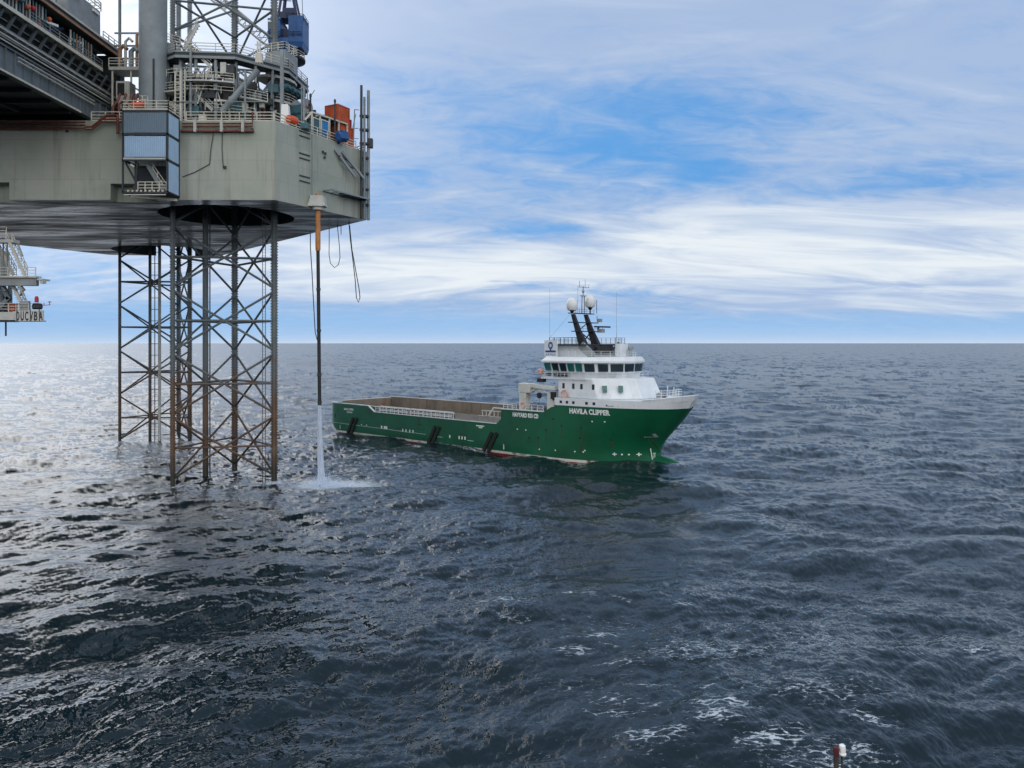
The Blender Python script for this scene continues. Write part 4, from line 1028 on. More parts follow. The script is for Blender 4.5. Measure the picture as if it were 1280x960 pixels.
for k in range(4): q.ladder((-47.5+.0, 99.4, 49.85), (-47.5, 99.4, 52.0), .7, (1, 0, 0), .4, .06) if k == 0 else q.path([(-47.9, 99.4-.25*0, 50.2+k*.55), (-47.9, 98.8, 50.2+k*.55), (-47.1, 98.8, 50.2+k*.55), (-47.1, 99.4, 50.2+k*.55)], .04, 4)
q.build('caged_ladder', M['rail'], enc, world=True)
q = MB(); q.lathe((-48.0, 98.75, 50.55), [(.1, -.75), (.42, -.7), (.48, -.1), (.48, .1), (.42, .7), (.1, .75)], 12, (1, 0, 0)); q.bb((-48.6, 98.5, 49.87), (-47.4, 99.0, 50.15))
o = q.build('life_raft', M['orange'], None, bevel=.0); tag(o, 'orange life raft canister on the roof of the blue clad stair box', 'life raft')

# ---- pedestal column at the front edge
col = empty('crane_column', (-48.7, 104.2, ZD), 0, 'tall plain grey steel column rising behind the roof of the blue clad box', 'column')
q = MB(); q.lathe((0, 0, 0), [(2.1, 0), (2.1, .3), (1.78, .5), (1.78, 26), (2.3, 29), (2.3, 30)], 32); cpart = q.build('shaft', M['steel'], col, smooth=True)
q = MB(); q.ladder((.85, -1.66, .6), (.85, -1.66, 8.5), .12, (1, 0, 0), .8, .05); q.build('rungs', M['steel_d'], col)

# ---- jacking frames round the near leg: ring walkway, posts, braces, gear towers
cx, cy = LEG_C[0]
def ringpt(a, r, z): return Vector((cx+r*math.cos(R(a)), cy+r*math.sin(R(a)), z))
q = MB(); vs = []; fs = []; n = 9; NA = 360/n
for k in range(n):
    for r in (9.2, 11.6):
        for z in (58.7, 59.5): vs.append(ringpt(k*NA+15, r, z))
for k in range(n):
    a, b = 4*k, 4*((k+1) % n)
    fs += [(a+2, b+2, b+3, a+3), (a, a+1, b+1, b), (a, b, b+2, a+2), (a+1, a+3, b+3, b+1)]
ringw = q.add(vs, fs).build('ring_walkway', M['steel_d'], rig, world=True)
q = MB(); q.rail([ringpt(k*NA+15, 11.5, 59.5) for k in range(n+1)], 1.2, .09, 3, 3); q.build('ring_railing', M['rail'], ringw, world=True)
q = MB()
for k in range(n): q.bar(ringpt(k*NA+15, 11.62, 58.75), ringpt(k*NA+NA+15, 11.62, 58.75), .14, .35); q.bar(ringpt(k*NA+15, 11.62, 59.42), ringpt(k*NA+NA+15, 11.62, 59.42), .14, .22)
q.build('ring_edge', M['steel'], ringw, world=True)
for a in (-128, -116, -104, -92, -78, -64, -50, -36, 15, 40, 75, 110, 150, 190, 210):
    MB().bar(ringpt(a, 10.7, ZD), ringpt(a, 10.7, 58.7), .32).build('frame_post', M['steel'], rig, world=True)
for a, b, z0, z1 in ((-125, -104, 58.4, 51), (-104, -78, 51, 58.4), (-104, -92, 58.4, 52), (-116, -92, 54, 50), (-92, -116, 57.5, 50), (-30, -55, 58.5, 52), (60, 100, 51, 58), (150, 110, 51, 58)):
    MB().bar(ringpt(a, 10.2, z0), ringpt(b, 10.2, z1), .3).build('frame_brace', M['steel'], rig, world=True)
MB().tube((-39.2, 103.6, 51.2), (-34.6, 104.6, 57.2), .42, 12).build('frame_brace', M['steel'], rig, world=True, smooth=True)
for a, z in ((-110, 52.2), (-98, 54.6), (-84, 56.3), (-70, 53.0)):
    MB().bar(ringpt(a-9, 10.9, z), ringpt(a+9, 10.9, z), .14, .3).build('walkway_beam', M['rail'], rig, world=True)
q = MB(); vs = []; fs = []
for k in range(24):
    for r in (9.7, 9.95):
        for z in (ZD-.2, 55.6): vs.append(ringpt(k*15, r, z))
for k in range(24):
    a, b = 4*k, 4*((k+1) % 24); fs += [(a+2, b+2, b+3, a+3), (a, a+1, b+1, b), (a+1, a+3, b+3, b+1)]
co = q.add(vs, fs).build('well_coaming', M['steel_d'], rig, world=True)
for k in range(24): MB().bar(ringpt(k*15, 10.05, ZD), ringpt(k*15, 10.05, 55.6), .2, .3).build('coaming_rib', M['steel'], co, world=True)
rn = random.Random(8)
for k in range(16):
    a = -135+k*7+rn.random()*4; z0 = 50+rn.random()*4; z1 = z0+1.2+rn.random()*2.5
    MB().path([ringpt(a, 10.4, z0), ringpt(a, 10.4, z1), ringpt(a+4, 10.4, z1+.4), ringpt(a+8+6*rn.random(), 10.3, z1+.4)], .1+.12*rn.random(), 6).build('utility_pipe', M[('steel', 'pale', 'teal', 'rustpipe', 'rail')[k % 5]], rig, world=True)
for a0, a1, z in ((-124, -100, 53.9), (-96, -66, 55.2), (-62, -44, 53.4)):
    q = MB(); vs = []; n_ = 5
    for k in range(n_+1):
        for r in (10.0, 12.0):
            for zz in (z, z+.18): vs.append(ringpt(a0+(a1-a0)*k/n_, r, zz))
    fs = [(0, 1, 3, 2), (4*n_, 4*n_+2, 4*n_+3, 4*n_+1)]
    for k in range(n_):
        p_, r_ = 4*k, 4*k+4; fs += [(p_+1, r_+1, r_+3, p_+3), (p_, p_+2, r_+2, r_), (p_, r_, r_+1, p_+1), (p_+2, p_+3, r_+3, r_+2)]
    sp_ = q.add(vs, fs).build('service_platform', M['pale'], rig, world=True)
    MB().rail([ringpt(a0+(a1-a0)*k/n_, 11.9, z+.18) for k in range(n_+1)], 1.1, .08, 3, 1.6).build('platform_railing', M['rail'], sp_, world=True)
for k in range(22):
    a = -134+k*4.6+rn.random()*2; z = 50+rn.random()*7.5; sx = .5+rn.random()*1.3
    p = ringpt(a, 10.6+rn.random()*.6, z); MB().box(p, (sx, .5+rn.random()*.5, .5+rn.random()*1.1)).build('equipment_box', M[('steel', 'pale', 'steel_d', 'teal', 'rail', 'steel_d')[k % 6]], rig, world=True, bevel=.04)
for k in range(16):
    a = -136+k*6.5; b = a+rn.uniform(-14, 14); MB().bar(ringpt(a, 10.9, 50+rn.random()*3), ringpt(b, 10.9, 55+rn.random()*3.5), .1+.1*rn.random()).build('frame_brace', M[('steel', 'pale', 'steel_d')[k % 3]], rig, world=True)
for k in range(3):
    MB().rail([ringpt(a, 11.6, 56.2-2.4*k) for a in (-112+14*k, -96+14*k, -80+14*k)], .9, .07, 2, 2).build('pipe_rack_rail', M['rail'], rig, world=True)
# zig-zag stairs between the frame posts, dark manifold stack beside
q = MB()
for (u0, v0), (u1, v1) in (((236, 58), (264, 84)), ((262, 90), (244, 110)), ((240, 112), (266, 138)), ((248, 30), (230, 62))):
    for o in (0, .9): q.bar(at(u0, v0, 104.3+o), at(u1, v1, 104.3+o), .14, .4)
    for k in range(9): p = at(u0, v0, 104.75).lerp(at(u1, v1, 104.75), (k+.5)/9); q.box(p, (.35, .9, .06))
    q.bar(at(u0, v0-9, 104.2), at(u1, v1-9, 104.2), .09); q.bar(at(u0, v0-5, 104.2), at(u1, v1-5, 104.2), .07)
q.build('zigzag_stairs', M['pale'], rig, world=True)
q = MB()
for u in (267, 270, 273, 276): q.bar(at(u, 70, 105), at(u, 150, 105), .28)
for v in (76, 86, 97, 108, 120, 132): q.bb(at(265, v, 104.7), at(279, v-3, 105.4))
q.build('manifold_stack', M['steel_d'], rig, world=True)
q = MB(); q.ladder((-44.9, 103.2, ZD), (-44.9, 103.2, 56.5), .7, (1, 0, 0), .5, .08); q.ladder((-44.2, 103.2, ZD), (-44.2, 103.2, 56.8), .5, (1, 0, 0), .5, .07); q.build('tall_ladder', M['rail'], rig, world=True)
D0 = Vector((cx+8*math.cos(LEG_ROT[0]), cy+8*math.sin(LEG_ROT[0]), 0))
def jack_tower(c, a):
    """gear tower on one chord: c its axis, a its outward angle"""
    rot = Matrix.Rotation(a, 4, 'Z'); T = lambda x, y, z: Vector((c.x, c.y, 0))+rot @ Vector((x, y, z))
    def bx(q, a0, b0): q.box(T(*[(a0[i]+b0[i])/2 for i in range(3)]), [abs(b0[i]-a0[i]) for i in range(3)], rot.to_3x3())
    q = MB(); bx(q, (-.4, -1.7, 58.9), (2.9, 1.7, 62.1)); bx(q, (-.2, -1.3, 49.5), (1.9, 1.3, 58.9)); t = q.build('jack_tower', M['steel'], rig, world=True, bevel=.1)
    for z, r in ((57.9, 3.5), (54.4, 3.7)):
        q = MB(); vs = [T(r*math.cos(R(b))*.95-.2, r*math.sin(R(b)), zz) for zz in (z, z+.35) for b in range(-110, 111, 20)]; n = 12
        q.add(vs, [(k, (k+1) % n, n+(k+1) % n, n+k) for k in range(n)]+[tuple(range(n-1, -1, -1)), tuple(range(n, 2*n))]); pl = q.build('jack_platform', M['pale'], t, world=True)
        q = MB(); q.rail([T(r*.97*math.cos(R(b))*.95-.2, r*.97*math.sin(R(b)), z+.35) for b in range(-110, 111, 20)], 1.15, .09, 3, 1.6); q.build('platform_railing', M['rail'], t, world=True)
    for y in (-1.9, -.6, .7, 2.0):
        for z in (56.6, 51.9):
            q = MB(); q.tube(T(1.7, y, z), T(3.5, y, z), .5, 10); q.tube(T(3.5, y, z), T(3.9, y, z), .32, 8); q.build('jack_motor', M['teal'], t, world=True, smooth=True)
    q = MB()
    for y in (-2.2, 0, 2.2): bx(q, (.6, y-.3, 55), (1.9, y+.3, 57.8))
    bx(q, (-1.0, -2.6, 49.5), (2.6, 2.6, 54.3)); q.build('gear_case', M['steel_d'], t, world=True)
    q = MB(); q.rail([T(-.4, -1.7, 62.1), T(2.9, -1.7, 62.1), T(2.9, 1.7, 62.1), T(-.4, 1.7, 62.1)], 1.15, .09, 3, 1.2); q.build('tower_railing', M['rail'], t, world=True)
    return t
for k in (0, 1, -1):
    a = LEG_ROT[0]+k*2.0944; jack_tower(Vector((cx+8*math.cos(a), cy+8*math.sin(a), 0)), a)
for u0, v0, u1, v1, d, w_ in ((352.5, 62, 352.5, 150, 107, .42), (306.5, 88, 306.5, 152, 103.6, .2), (238.5, 60, 238.5, 140, 103.4, .25), (228, 88, 228, 150, 103.2, .14), (380, 108, 380, 160, 109, .3), (377, 106, 377, 155, 109, .12)):
    MB().bar(at(u0, v0, d), at(u1, v1+6, d), w_).build('light_pole', M['steel'], rig, world=True)
MB().bar(at(322, 52, 103.5), at(322, 80, 103.5), .18).bar(at(325, 52, 103.5), at(325, 80, 103.5), .18).bar(at(319, 56, 103.5), at(328, 56, 103.5), .1).bb(at(319, 78, 103.3), at(329, 68, 103.9)).build('vent_stack', M['rail'], rig, world=True)
q = MB(); q.rail([at(206, 127, 103), at(224, 127, 103), at(330, 127, 103)], .01, .1, 1, 40); q.build('guide_wire', M['steel'], rig, world=True)
# dark machinery houses behind the leg
for a, b, m_ in (((-58, 127, ZD), (-38, 137, 60.6), 'steel_d'), ((-57, 126.6, 60.6), (-47, 130, 63.2), 'steel'), ((-41, 126.5, ZD), (-34, 134, 58.2), 'teal')):
    MB().bb(a, b).build('machinery_house', M[m_], rig, world=True, bevel=.1)
for x in (-56, -52, -48, -44, -40): MB().bb((x, 126.3, 58.6), (x+2.2, 126.9, 60.2)).build('louvre', M['steel'], rig, world=True)
q = MB(); q.rail([(-58, 126.8, 60.6), (-38, 126.8, 60.6)], 1.2, .1, 3, 2); q.build('house_railing', M['rail'], rig, world=True)

# ---- fold-out stair and platform bracket on the angled side
q = MB(); a, b = chm(404, 223.5, .05), chm(452, 230, .05); a2 = a+CN*1.5; b2 = b+CN*1.5
a.z = b.z = a2.z = b2.z = 41.9; q.bar(a, b, .22); q.bar(a2, b2, .22)
for k in range(6): q.bar(a.lerp(b, k/5), a2.lerp(b2, k/5), .18)
q.add([tuple(a.lerp(b, .35)+Vector((0, 0, .15))), tuple(b+Vector((0, 0, .15))), tuple(b2+Vector((0, 0, .15))), tuple(a2.lerp(b2, .35)+Vector((0, 0, .15))), tuple(a.lerp(b, .35)+Vector((0, 0, .1))), tuple(b+Vector((0, 0, .1))), tuple(b2+Vector((0, 0, .1))), tuple(a2.lerp(b2, .35)+Vector((0, 0, .1)))], [(0,1,2,3), (7,6,5,4), (0,4,5,1), (1,5,6,2), (2,6,7,3), (3,7,4,0)])
hp = q.build('hang_off_platform', M['steel'], rig, world=True)
for u, v, u2, v2 in ((418, 187, 436, 222), (427, 190, 447, 224)):
    p, r_ = chm(u, v, .1), chm(u2, v2, 1.2); MB().bar(p, r_, .3, .35).build('platform_strut', M['steel'], hp, world=True)
MB().bar(chm(421, 195, .4), chm(431, 200, .4), .2).bar(chm(427, 206, .7), chm(437, 211, .7), .2).build('strut_tie', M['steel_d'], hp, world=True)
# corner guide pipes
g = MB(); gp = []
for k, (x, y, zt, r_) in enumerate(((-23.15, 117.1, 59.2, .2), (-22.8, 117.7, 57.6, .18), (-22.3, 118.3, 58.8, .24))):
    MB().tube((x+.25, y-.35, ZB-.1), (x+.25, y-.35, zt), r_, 8).build('corner_pipe', M['steel'] if k else M['steel_d'], rig, world=True, smooth=True)
for z in (41, 43.4, 45.8, 48.2, 50.4, 52.5, 54.6): MB().bb((-23.3, 117.3, z), (-21.95, 118.2, z+.3)).build('pipe_clamp', M['steel_d'], rig, world=True)
MB().bb((-22.2, 117.6, 50.0), (-21.4, 118.4, 51.4)).build('clamp_box', M['steel_d'], rig, world=True)
q = MB(); p0 = Vector((-24.3, 117.6, ZD)); q.bar(p0, p0+Vector((.2, 0, 6.3)), .14); q.bar(p0+Vector((-.9, 0, 0)), p0+Vector((.4, 0, 5.6)), .1); q.bar(p0+Vector((.2, 0, 6.3)), p0+Vector((.9, 0, 6.2)), .1); q.bar(p0+Vector((-.5, 0, 2)), p0+Vector((.8, 0, 1.8)), .09); q.bar(p0+Vector((-.2, 0, 3.4)), p0+Vector((.8, 0, 3.4)), .09); q.build('corner_davit', M['steel'], rig, world=True)
# caisson guide for the hose
q = MB(); c = chm(392, 250, .8)
HX, HY = c.x, c.y
q.prism([(HX-1.3, HY-.75), (HX+1.15, HY-.75), (HX+1.15, HY+.9), (HX-1.3, HY+.9)], ZB+.2, ZB+1.7, [(HX-.9, HY-.55), (HX+.8, HY-.55), (HX+.8, HY+1.2), (HX-.9, HY+1.2)]); q.lathe((HX, HY, ZB-.3), [(.75, 0), (.75, .35), (1.0, .45), (1.0, .6)], 16); q.build('hose_guide', M['pale'], rig, world=True)

# ---- the pedestal deck crane
crane = empty('deck_crane', (-35.9, 122, ZD+.4), 0, 'blue pedestal crane behind the gear tower, its pale lattice jib raised to the left', 'crane')
q = MB(); q.lathe((0, 0, 0), [(1.7, 0), (1.7, .4), (1.35, .7), (1.35, 14.2), (1.7, 15.2)], 24); q.build('pedestal', M['steel'], crane, smooth=True)
q = MB(); q.lathe((0, 0, 14.3), [(1.5, -.2), (2.0, .1), (3.0, .6), (3.0, .95), (1.5, .95)], 28); sau = q.build('slew_platform', M['steel_d'], crane)
q = MB(); q.rail([(2.9*math.cos(k*.5236), 2.9*math.sin(k*.5236), 15.25) for k in range(13)], 1.2, .09, 3, 2); q.build('platform_railing', M['rail'], sau)
q = MB(); q.lathe((0, 0, 15.4), [(1.5, 0), (1.9, .4), (2.1, 1.2), (2.1, 2.4)], 24); q.bb((-2.3, -1.8, 17.2), (1.4, 1.8, 18.0)); base = q.build('turntable', M['crane_blue'], crane, bevel=.06)
q = MB(); q.bb((-2.3, -2.0, 18.0), (-.35, 1.6, 20.9)); q.bb((-2.35, -2.05, 20.6), (-.2, 1.7, 20.95)); cab = q.build('cab', M['crane_blue'], crane, bevel=.12)
q = MB(); q.bb((-2.1, -2.06, 19.1), (-1.2, -1.9, 20.3)); q.build('cab_window', M['glass'], cab)
q = MB(); q.bb((-2.25, -2.08, 20.3), (-1.6, -1.9, 20.6)); q.build('cab_lamp', M['lamp'], cab)
q = MB(); q.bb((.9, -1.9, 17.2), (3.2, 1.7, 21.4)); q.prism([(1.1, -1.7), (3.0, -1.7), (3.0, 1.5), (1.1, 1.5)], 16.4, 17.2, [(.9, -1.9), (3.2, -1.9), (3.2, 1.7), (.9, 1.7)]); q.bb((1.2, -1.96, 18.2), (2.0, -1.85, 20.6)); q.bb((2.2, -1.96, 18.2), (3.0, -1.85, 20.6)); q.build('engine_house', M['crane_blue'], crane, bevel=.08)
MB().bb((-.4, -1.0, 18.0), (.95, 1.5, 19.6)).build('dark_gap_block', M['navy'], crane)  # dark block standing in for the shaded gap between cab and engine house
q = MB(); q.rail([(.4, -1.7, 20.9), (3.2, -1.5, 20.6), (3.2, 1.4, 20.6)], 1.1, .08, 3, 1.3); q.rail([(-2.3, -2.1, 18.1), (3.0, -2.1, 18.1)], .7, .07, 2, 1.3); q.build('crane_railing', M['navy'], crane)
q = MB()
for y in (-1.3, 1.3):
    q.bar((-1.0, y, 20.6), (.1, y*.5, 29), .38); q.bar((2.2, y, 20.6), (.5, y*.5, 29), .32)
q.bar((-.2, -1.1, 22.4), (1.9, -1.1, 22.4), .3, .9); q.bar((-.9, -1.2, 24.6), (1.6, -1.0, 24.4), .2); q.bb((-.6, -1.4, 21.2), (1.4, 1.2, 22.2)); q.bar((-2, -.6, 24.4), (1, -.6, 24.2), .1); q.build('gantry_frame', M['navy'], crane)
q = MB(); q.tube((2.6, -.6, 29), (2.9, -.8, 20.8), .05, 5); q.tube((.3, 0, 29), (-24, 3, 47), .05, 5); q.tube((.3, .4, 29), (-24, 3.4, 46.4), .05, 5); q.build('pendant_rope', M['rope'], crane)
q = MB(); A = Vector((-2.6, 3.4, 18.2)); B = Vector((-30, 3.4, 41.2)); ax = (B-A).normalized(); sx_ = Vector((0, 1, 0)); sy_ = ax.cross(sx_).normalized(); n = 22
cor = [(sx_*a+sy_*b)*.7 for a, b in ((-1, -1), (1, -1), (1, 1), (-1, 1))]
for c_ in cor: q.bar(A+c_*.5, A+c_+ax*2.5, .17); q.bar(A+c_+ax*2.5, B+c_, .17)
for k in range(n):
    p, p2 = A+ax*2.5+(B-A-ax*2.5)*(k/n), A+ax*2.5+(B-A-ax*2.5)*((k+1)/n)
    for i in range(4): q.bar(p+cor[i], p2+cor[(i+1) % 4], .1); q.bar(p+cor[i], p+cor[(i+1) % 4], .1)
q.bar(A+ax*2.5-sy_*.8, B-sy_*.8, 1.2, .08, sy_); q.build('jib', M['pale'], crane)

# ---- gear on the right-hand deck
def deckpt(u, back, z=ZD):
    """on deck, set back from the angled edge behind photo column u"""
    p = chm(u, 300)-CN*back; return Vector((p.x, p.y, z))
ang = math.atan2(CD.y, CD.x); RC = Matrix.Rotation(ang, 3, 'Z')
def cargo(name, u, back, size, z0, m_, label, cat, group=None, ribs=6, rib_m=None):
    c = deckpt(u, back, z0); t = empty(name, c, ang, label, cat, group); l, w_, h_ = size
    q = MB(); q.bb((-l/2, -w_/2, .12), (l/2, w_/2, h_)); bd = q.build('body', m_, t, bevel=.05)
    q = MB()
    for x in (-l/2, l/2):
        for y in (-w_/2, w_/2): q.bb((x-.08, y-.08, 0), (x+.08, y+.08, h_+.12))
    for z in (.08, h_+.05): q.bb((-l/2, -w_/2-.06, z-.08), (l/2, -w_/2+.06, z+.08)); q.bb((-l/2-.06, -w_/2, z-.08), (-l/2+.06, w_/2, z+.08)); q.bb((l/2-.06, -w_/2, z-.08), (l/2+.06, w_/2, z+.08))
    q.build('corner_frame', rib_m or m_, t)
    q = MB()
    for k in range(ribs): x = -l/2+l*(k+.5)/ribs; q.bb((x-.06, -w_/2-.05, .2), (x+.06, -w_/2+.02, h_-.1))
    for k in range(4): y = -w_/2+w_*(k+.5)/4; q.bb((-l/2-.05, y-.06, .2), (-l/2+.02, y+.06, h_-.1))
    if ribs: q.build('side_rib', m_, bd)
    return t
cargo('cargo_container', 440, 2.4, (3.2, 2.6, 3.2), ZD, M['orange_red'], 'lower orange container at the right end of the rig deck', 'container', 'containers stacked on the rig deck')
cargo('cargo_container', 438.5, 2.6, (2.6, 2.4, 2.9), ZD+3.35, M['orange_red'], 'tall orange container on top of the stack by the corner pipes', 'container', 'containers stacked on the rig deck')
cargo('cargo_basket', 449, 3.2, (1.2, 2.2, 4.9), ZD, M['red_paint'], 'red narrow basket beside the orange containers, nearest the corner pipes', 'cargo basket', None, 4)
cargo('tote_tank', 410, 1.2, (1.5, 1.2, 2.7), ZD, M['sky_blue'], 'bright blue tank crate behind the rail of the angled deck edge', 'tank', 'blue tanks along the rail', 3, M['rail'])
cargo('tote_tank', 400, 1.3, (1.4, 1.2, 2.6), ZD, M['teal'], 'dark teal tank crate left of the bright blue one at the rail', 'tank', 'blue tanks along the rail', 3, M['rail'])
c = chm(423, 172, .75); q = MB(); q.lathe(c, [(.5, -.95), (.8, -.8), (.85, .1), (.72, .7), (.35, .95)], 7, (CD.x, CD.y, .15)); q.box(c+Vector((0, 0, .5)), (1.3, 1.2, .6), RC); q.bar(c+Vector((0, 0, -.2)), c-CN*1.2+Vector((0, 0, -1.1)), .3)
tag(q.build('tarpaulin_bundle', M['crane_blue']), 'dark blue wrapped bundle hung outside the rail of the angled side', 'bundle')
# winch drum with its canopy
c = deckpt(399, 3.2); wt = empty('anchor_winch', c, ang, 'grey winch drum under a sloping beam frame on the right deck', 'winch')
q = MB(); q.lathe((0, 0, 4.5), [(1.15, -1.0), (1.15, -.85), (.6, -.85), (.6, .85), (1.15, .85), (1.15, 1.0)], 20, (0, 1, 0)); q.build('drum', M['grey'], wt)
q = MB(); q.lathe((0, -1.02, 4.5), [(.3, -.06), (.3, .02)], 12, (0, 1, 0)); q.build('drum_hub', M['rustpipe'], wt)
q = MB(); q.bb((-1.6, -1.2, 0), (-1.3, 1.2, 4.4)); q.bb((1.3, -1.2, 0), (1.6, 1.2, 4.4)); q.bb((-1.6, -1.2, 2.9), (1.6, 1.2, 3.3)); q.build('winch_frame', M['teal'], wt)
q = MB(); a = deckpt(396, .9, 52.9); b = deckpt(440, .9, 53.1); q.bar(a, b, .3, .22); q.bar(deckpt(390, 1.4, 51.6), a, .25)
for t in (.0, .22, .48, .75, 1): p = a.lerp(b, t); q.bar(Vector((p.x, p.y, ZD)), p, .22)
q.bar(a-CN*2.2, b-CN*2.2, .25, .2)
for t in (0, .25, .5, .75, 1): q.bar(a.lerp(b, t), a.lerp(b, t)-CN*2.2, .16)
q.build('canopy_frame', M['rail'], rig, world=True)
MB().add([*(tuple(x+Vector((0, 0, z))) for z in (.14, .22) for x in (a.lerp(b, .3), b, b-CN*2.2, a.lerp(b, .3)-CN*2.2))], [(3,2,1,0), (4,5,6,7), (0,1,5,4), (1,2,6,5), (2,3,7,6), (3,0,4,7)]).build('canopy_roof', M['teal'], rig, world=True)
for u, v0, v1, d_, lab in ((401.5, 117, 160, 2.0, 1), (422, 124, 176, .5, 0)):
    p = deckpt(u, d_); top = CAM_H-(v0-429)/F*p.y; q = MB(); q.bar(p, Vector((p.x, p.y, top)), .2); q.box((p.x, p.y, top-.3), (.3, .3, .3))
    if lab: q.bar((p.x-.2, p.y, top-.7), (p.x+.6, p.y, top+.5), .07); q.box((p.x-.25, p.y, top-1.6), (.25, .2, .2))
    q.build('light_pole', M['steel_d'], rig, world=True)
MB().path([deckpt(381, 1.0, 55.5), deckpt(386, 1.0, 56.0), deckpt(391, 1.0, 56.3), deckpt(391, 1.0, 53.5)], .07, 5).build('davit_arm', M['steel'], rig, world=True)
c = deckpt(370, .75); q = MB(); q.lathe(c+Vector((0, 0, 1.15)), [(.15, -.75), (.6, -.68), (.66, 0), (.6, .68), (.15, .75)], 14, (CD.x, CD.y, 0)); tag(q.build('life_raft', M['orange']), 'orange life raft canister at the rail below the gear tower', 'life raft')
c = deckpt(367.5, 1.6); q = MB(); q.prism([(c.x-.6, c.y-.5), (c.x+.7, c.y-.5), (c.x+.7, c.y+.6), (c.x-.6, c.y+.6)], ZD, ZD+3.3, [(c.x-.45, c.y-.4), (c.x+.5, c.y-.4), (c.x+.5, c.y+.5), (c.x-.45, c.y+.5)]); tag(q.build('white_locker', M['lamp'], bevel=.08), 'white upright locker standing behind the orange raft at the rail', 'locker')
q = MB(); c = chm(381, 160, -.5); q.bb(c-Vector((1.0, .6, .2)), c+Vector((1.0, .6, .7))); tag(q.build('teal_pump', M['teal'], bevel=.1), 'small dark teal pump housing low behind the rail, right of the raft', 'pump')

# ---- hose, jet and slings
hose = empty('loading_hose', (HX, HY, 0), 0, 'long vertical hose, orange above and black below, hanging from the rig hull', 'hose')
q = MB(); q.tube((0, 0, 33.2), (0, 0, 41), .36, 14); q.tube((0, 0, 33.0), (0, 0, 33.9), .33, 14); q.build('orange_section', M['hose_orange'], hose, smooth=True)
q = MB(); q.path([(0, 0, 33.3), (.06, 0, 28), (.12, 0, 22), (.18, 0, 16), (.24, 0, 11.2)], .25, 12); hb_ = q.build('black_section', M['hose_black'], hose, smooth=True)
q = MB()
for z in (27.4, 21.6, 15.4, 11.5): q.lathe((.07+(27.4-z)*.0105, 0, z), [(.31, 0), (.31, .35)], 12)
q.each('coupling', M['steel_d'], hb_)
def sling(pts, r, label):
    q = MB(); q.path(pts, r, 6); return tag(q.build('hanging_rope', M['rope'], smooth=True), label, 'rope', 'ropes hanging below the rig corner')
def ppts(l, d): return [at(u, v, d) for u, v in l]
sling(ppts([(388, 288), (388, 310), (390, 340), (392, 380), (394, 415), (396.5, 425)], 111), .07, 'slack rope hanging close along the left of the vertical hose')
sling(ppts([(411.5, 284), (411.5, 300), (411.3, 318), (413, 329), (418, 334.5), (423, 331), (425, 322), (424.3, 308), (421.5, 280)], 124), .06, 'short U-shaped rope loop right of the hose')
sling(ppts([(436, 276), (438, 300), (440.5, 320), (444, 350), (445.5, 372), (448, 378), (450, 372), (449, 362), (445, 340), (440, 312), (437, 282)], 121), .075, 'long narrow rope loop hanging lowest, under the hull corner')
sling(ppts([(426.2, 282), (426.4, 293)], 122), .06, 'very short rope end between the two loops under the hull')

# ------------------------------------------------------------------ drilling cantilever, upper left
cant = empty('drilling_cantilever', (-60, 100, ZD), 0, 'dark steel drilling cantilever jutting out over the hull at the upper left', 'cantilever')
XR = -56.7
q = MB(); q.bb((XR-.9, 62, 50.35), (XR, 112, 50.6)); q.bb((XR-.5, 62, 50.6), (XR-.3, 112, 53.2)); q.bb((XR-.9, 62, 53.2), (XR, 112, 53.4)); gd = q.build('girder', M['girder'], cant, world=True)
for k in range(30):
    y = 63+k*1.65; MB().bb((XR-.3, y, 50.6), (XR-.04, y+.12, 53.2)).build('stiffener', M['girder'], gd, world=True)
q = MB(); q.bb((XR-.1, 62, 50.28), (XR+.06, 101, 50.5)); q.build('lower_flange_edge', M['rail'], gd, world=True)
q = MB(); q.bb((-82, 62, 50.5), (XR-.9, 112, 50.8))
for k in range(12): q.bb((-82, 63+k*4.1, 49.95), (XR-.9, 63.4+k*4.1, 50.5))
for x in (-78, -71, -64): q.bb((x, 62, 49.8), (x+.5, 99, 50.5))
q.build('underside', M['steel_d'], cant, world=True)
pipes = [(.25, 53.65, .09, 'rail'), (.35, 53.95, .07, 'steel'), (.3, 54.25, .11, 'pale'), (.15, 54.6, .08, 'steel_d'), (.2, 54.9, .1, 'pale'), (0, 55.2, .07, 'steel')]
for dx, z, r_, m_ in pipes: MB().tube((XR+dx, 62, z), (XR+dx, 110, z), r_, 6).build('pipe', M[m_], cant, world=True)
MB().tube((XR+.15, 88, 52.75), (XR+.15, 104, 52.75), .09, 6).build('pipe', M['pale'], cant, world=True); MB().tube((XR+.15, 88, 52.3), (XR+.15, 104, 52.3), .08, 6).build('pipe', M['rail'], cant, world=True)
# sloping ribbed side between the pipe rack and the walkway
q = MB(); q.add([(XR-2.2, 62, 55.1), (XR-2.2, 111, 55.1), (XR-1.0, 111, 57.5), (XR-1.0, 62, 57.5), (XR-2.5, 62, 55.1), (XR-2.5, 111, 55.1), (XR-1.3, 111, 57.5), (XR-1.3, 62, 57.5)], [(3,2,1,0), (4,5,6,7), (0,1,5,4), (1,2,6,5), (2,3,7,6), (3,0,4,7)]); q.bb((-80, 63, 53.4), (XR-2.5, 110, 57.4)); side = q.build('side_wall', M['steel_d'], cant, world=True)
for k in range(24):
    y = 64+k*2.0; MB().bar((XR-1.7, y, 55.1), (XR-.2, y, 57.6), .22, .34, (0, 1, 0)).build('side_rib', M['girder'], side, world=True)
for k in range(3): MB().bar((XR-.9-.2*k, 62, 57.55-.75*k), (XR-.9-.2*k, 111, 57.55-.75*k), .12, .14).build('side_stringer', M['steel'], side, world=True)
q = MB(); q.bb((XR-1.6, 62, 57.6), (XR+.2, 106, 57.75)); q.bb((XR+.08, 62, 57.5), (XR+.24, 106, 57.95)); wk = q.build('walkway', M['rail'], cant, world=True)
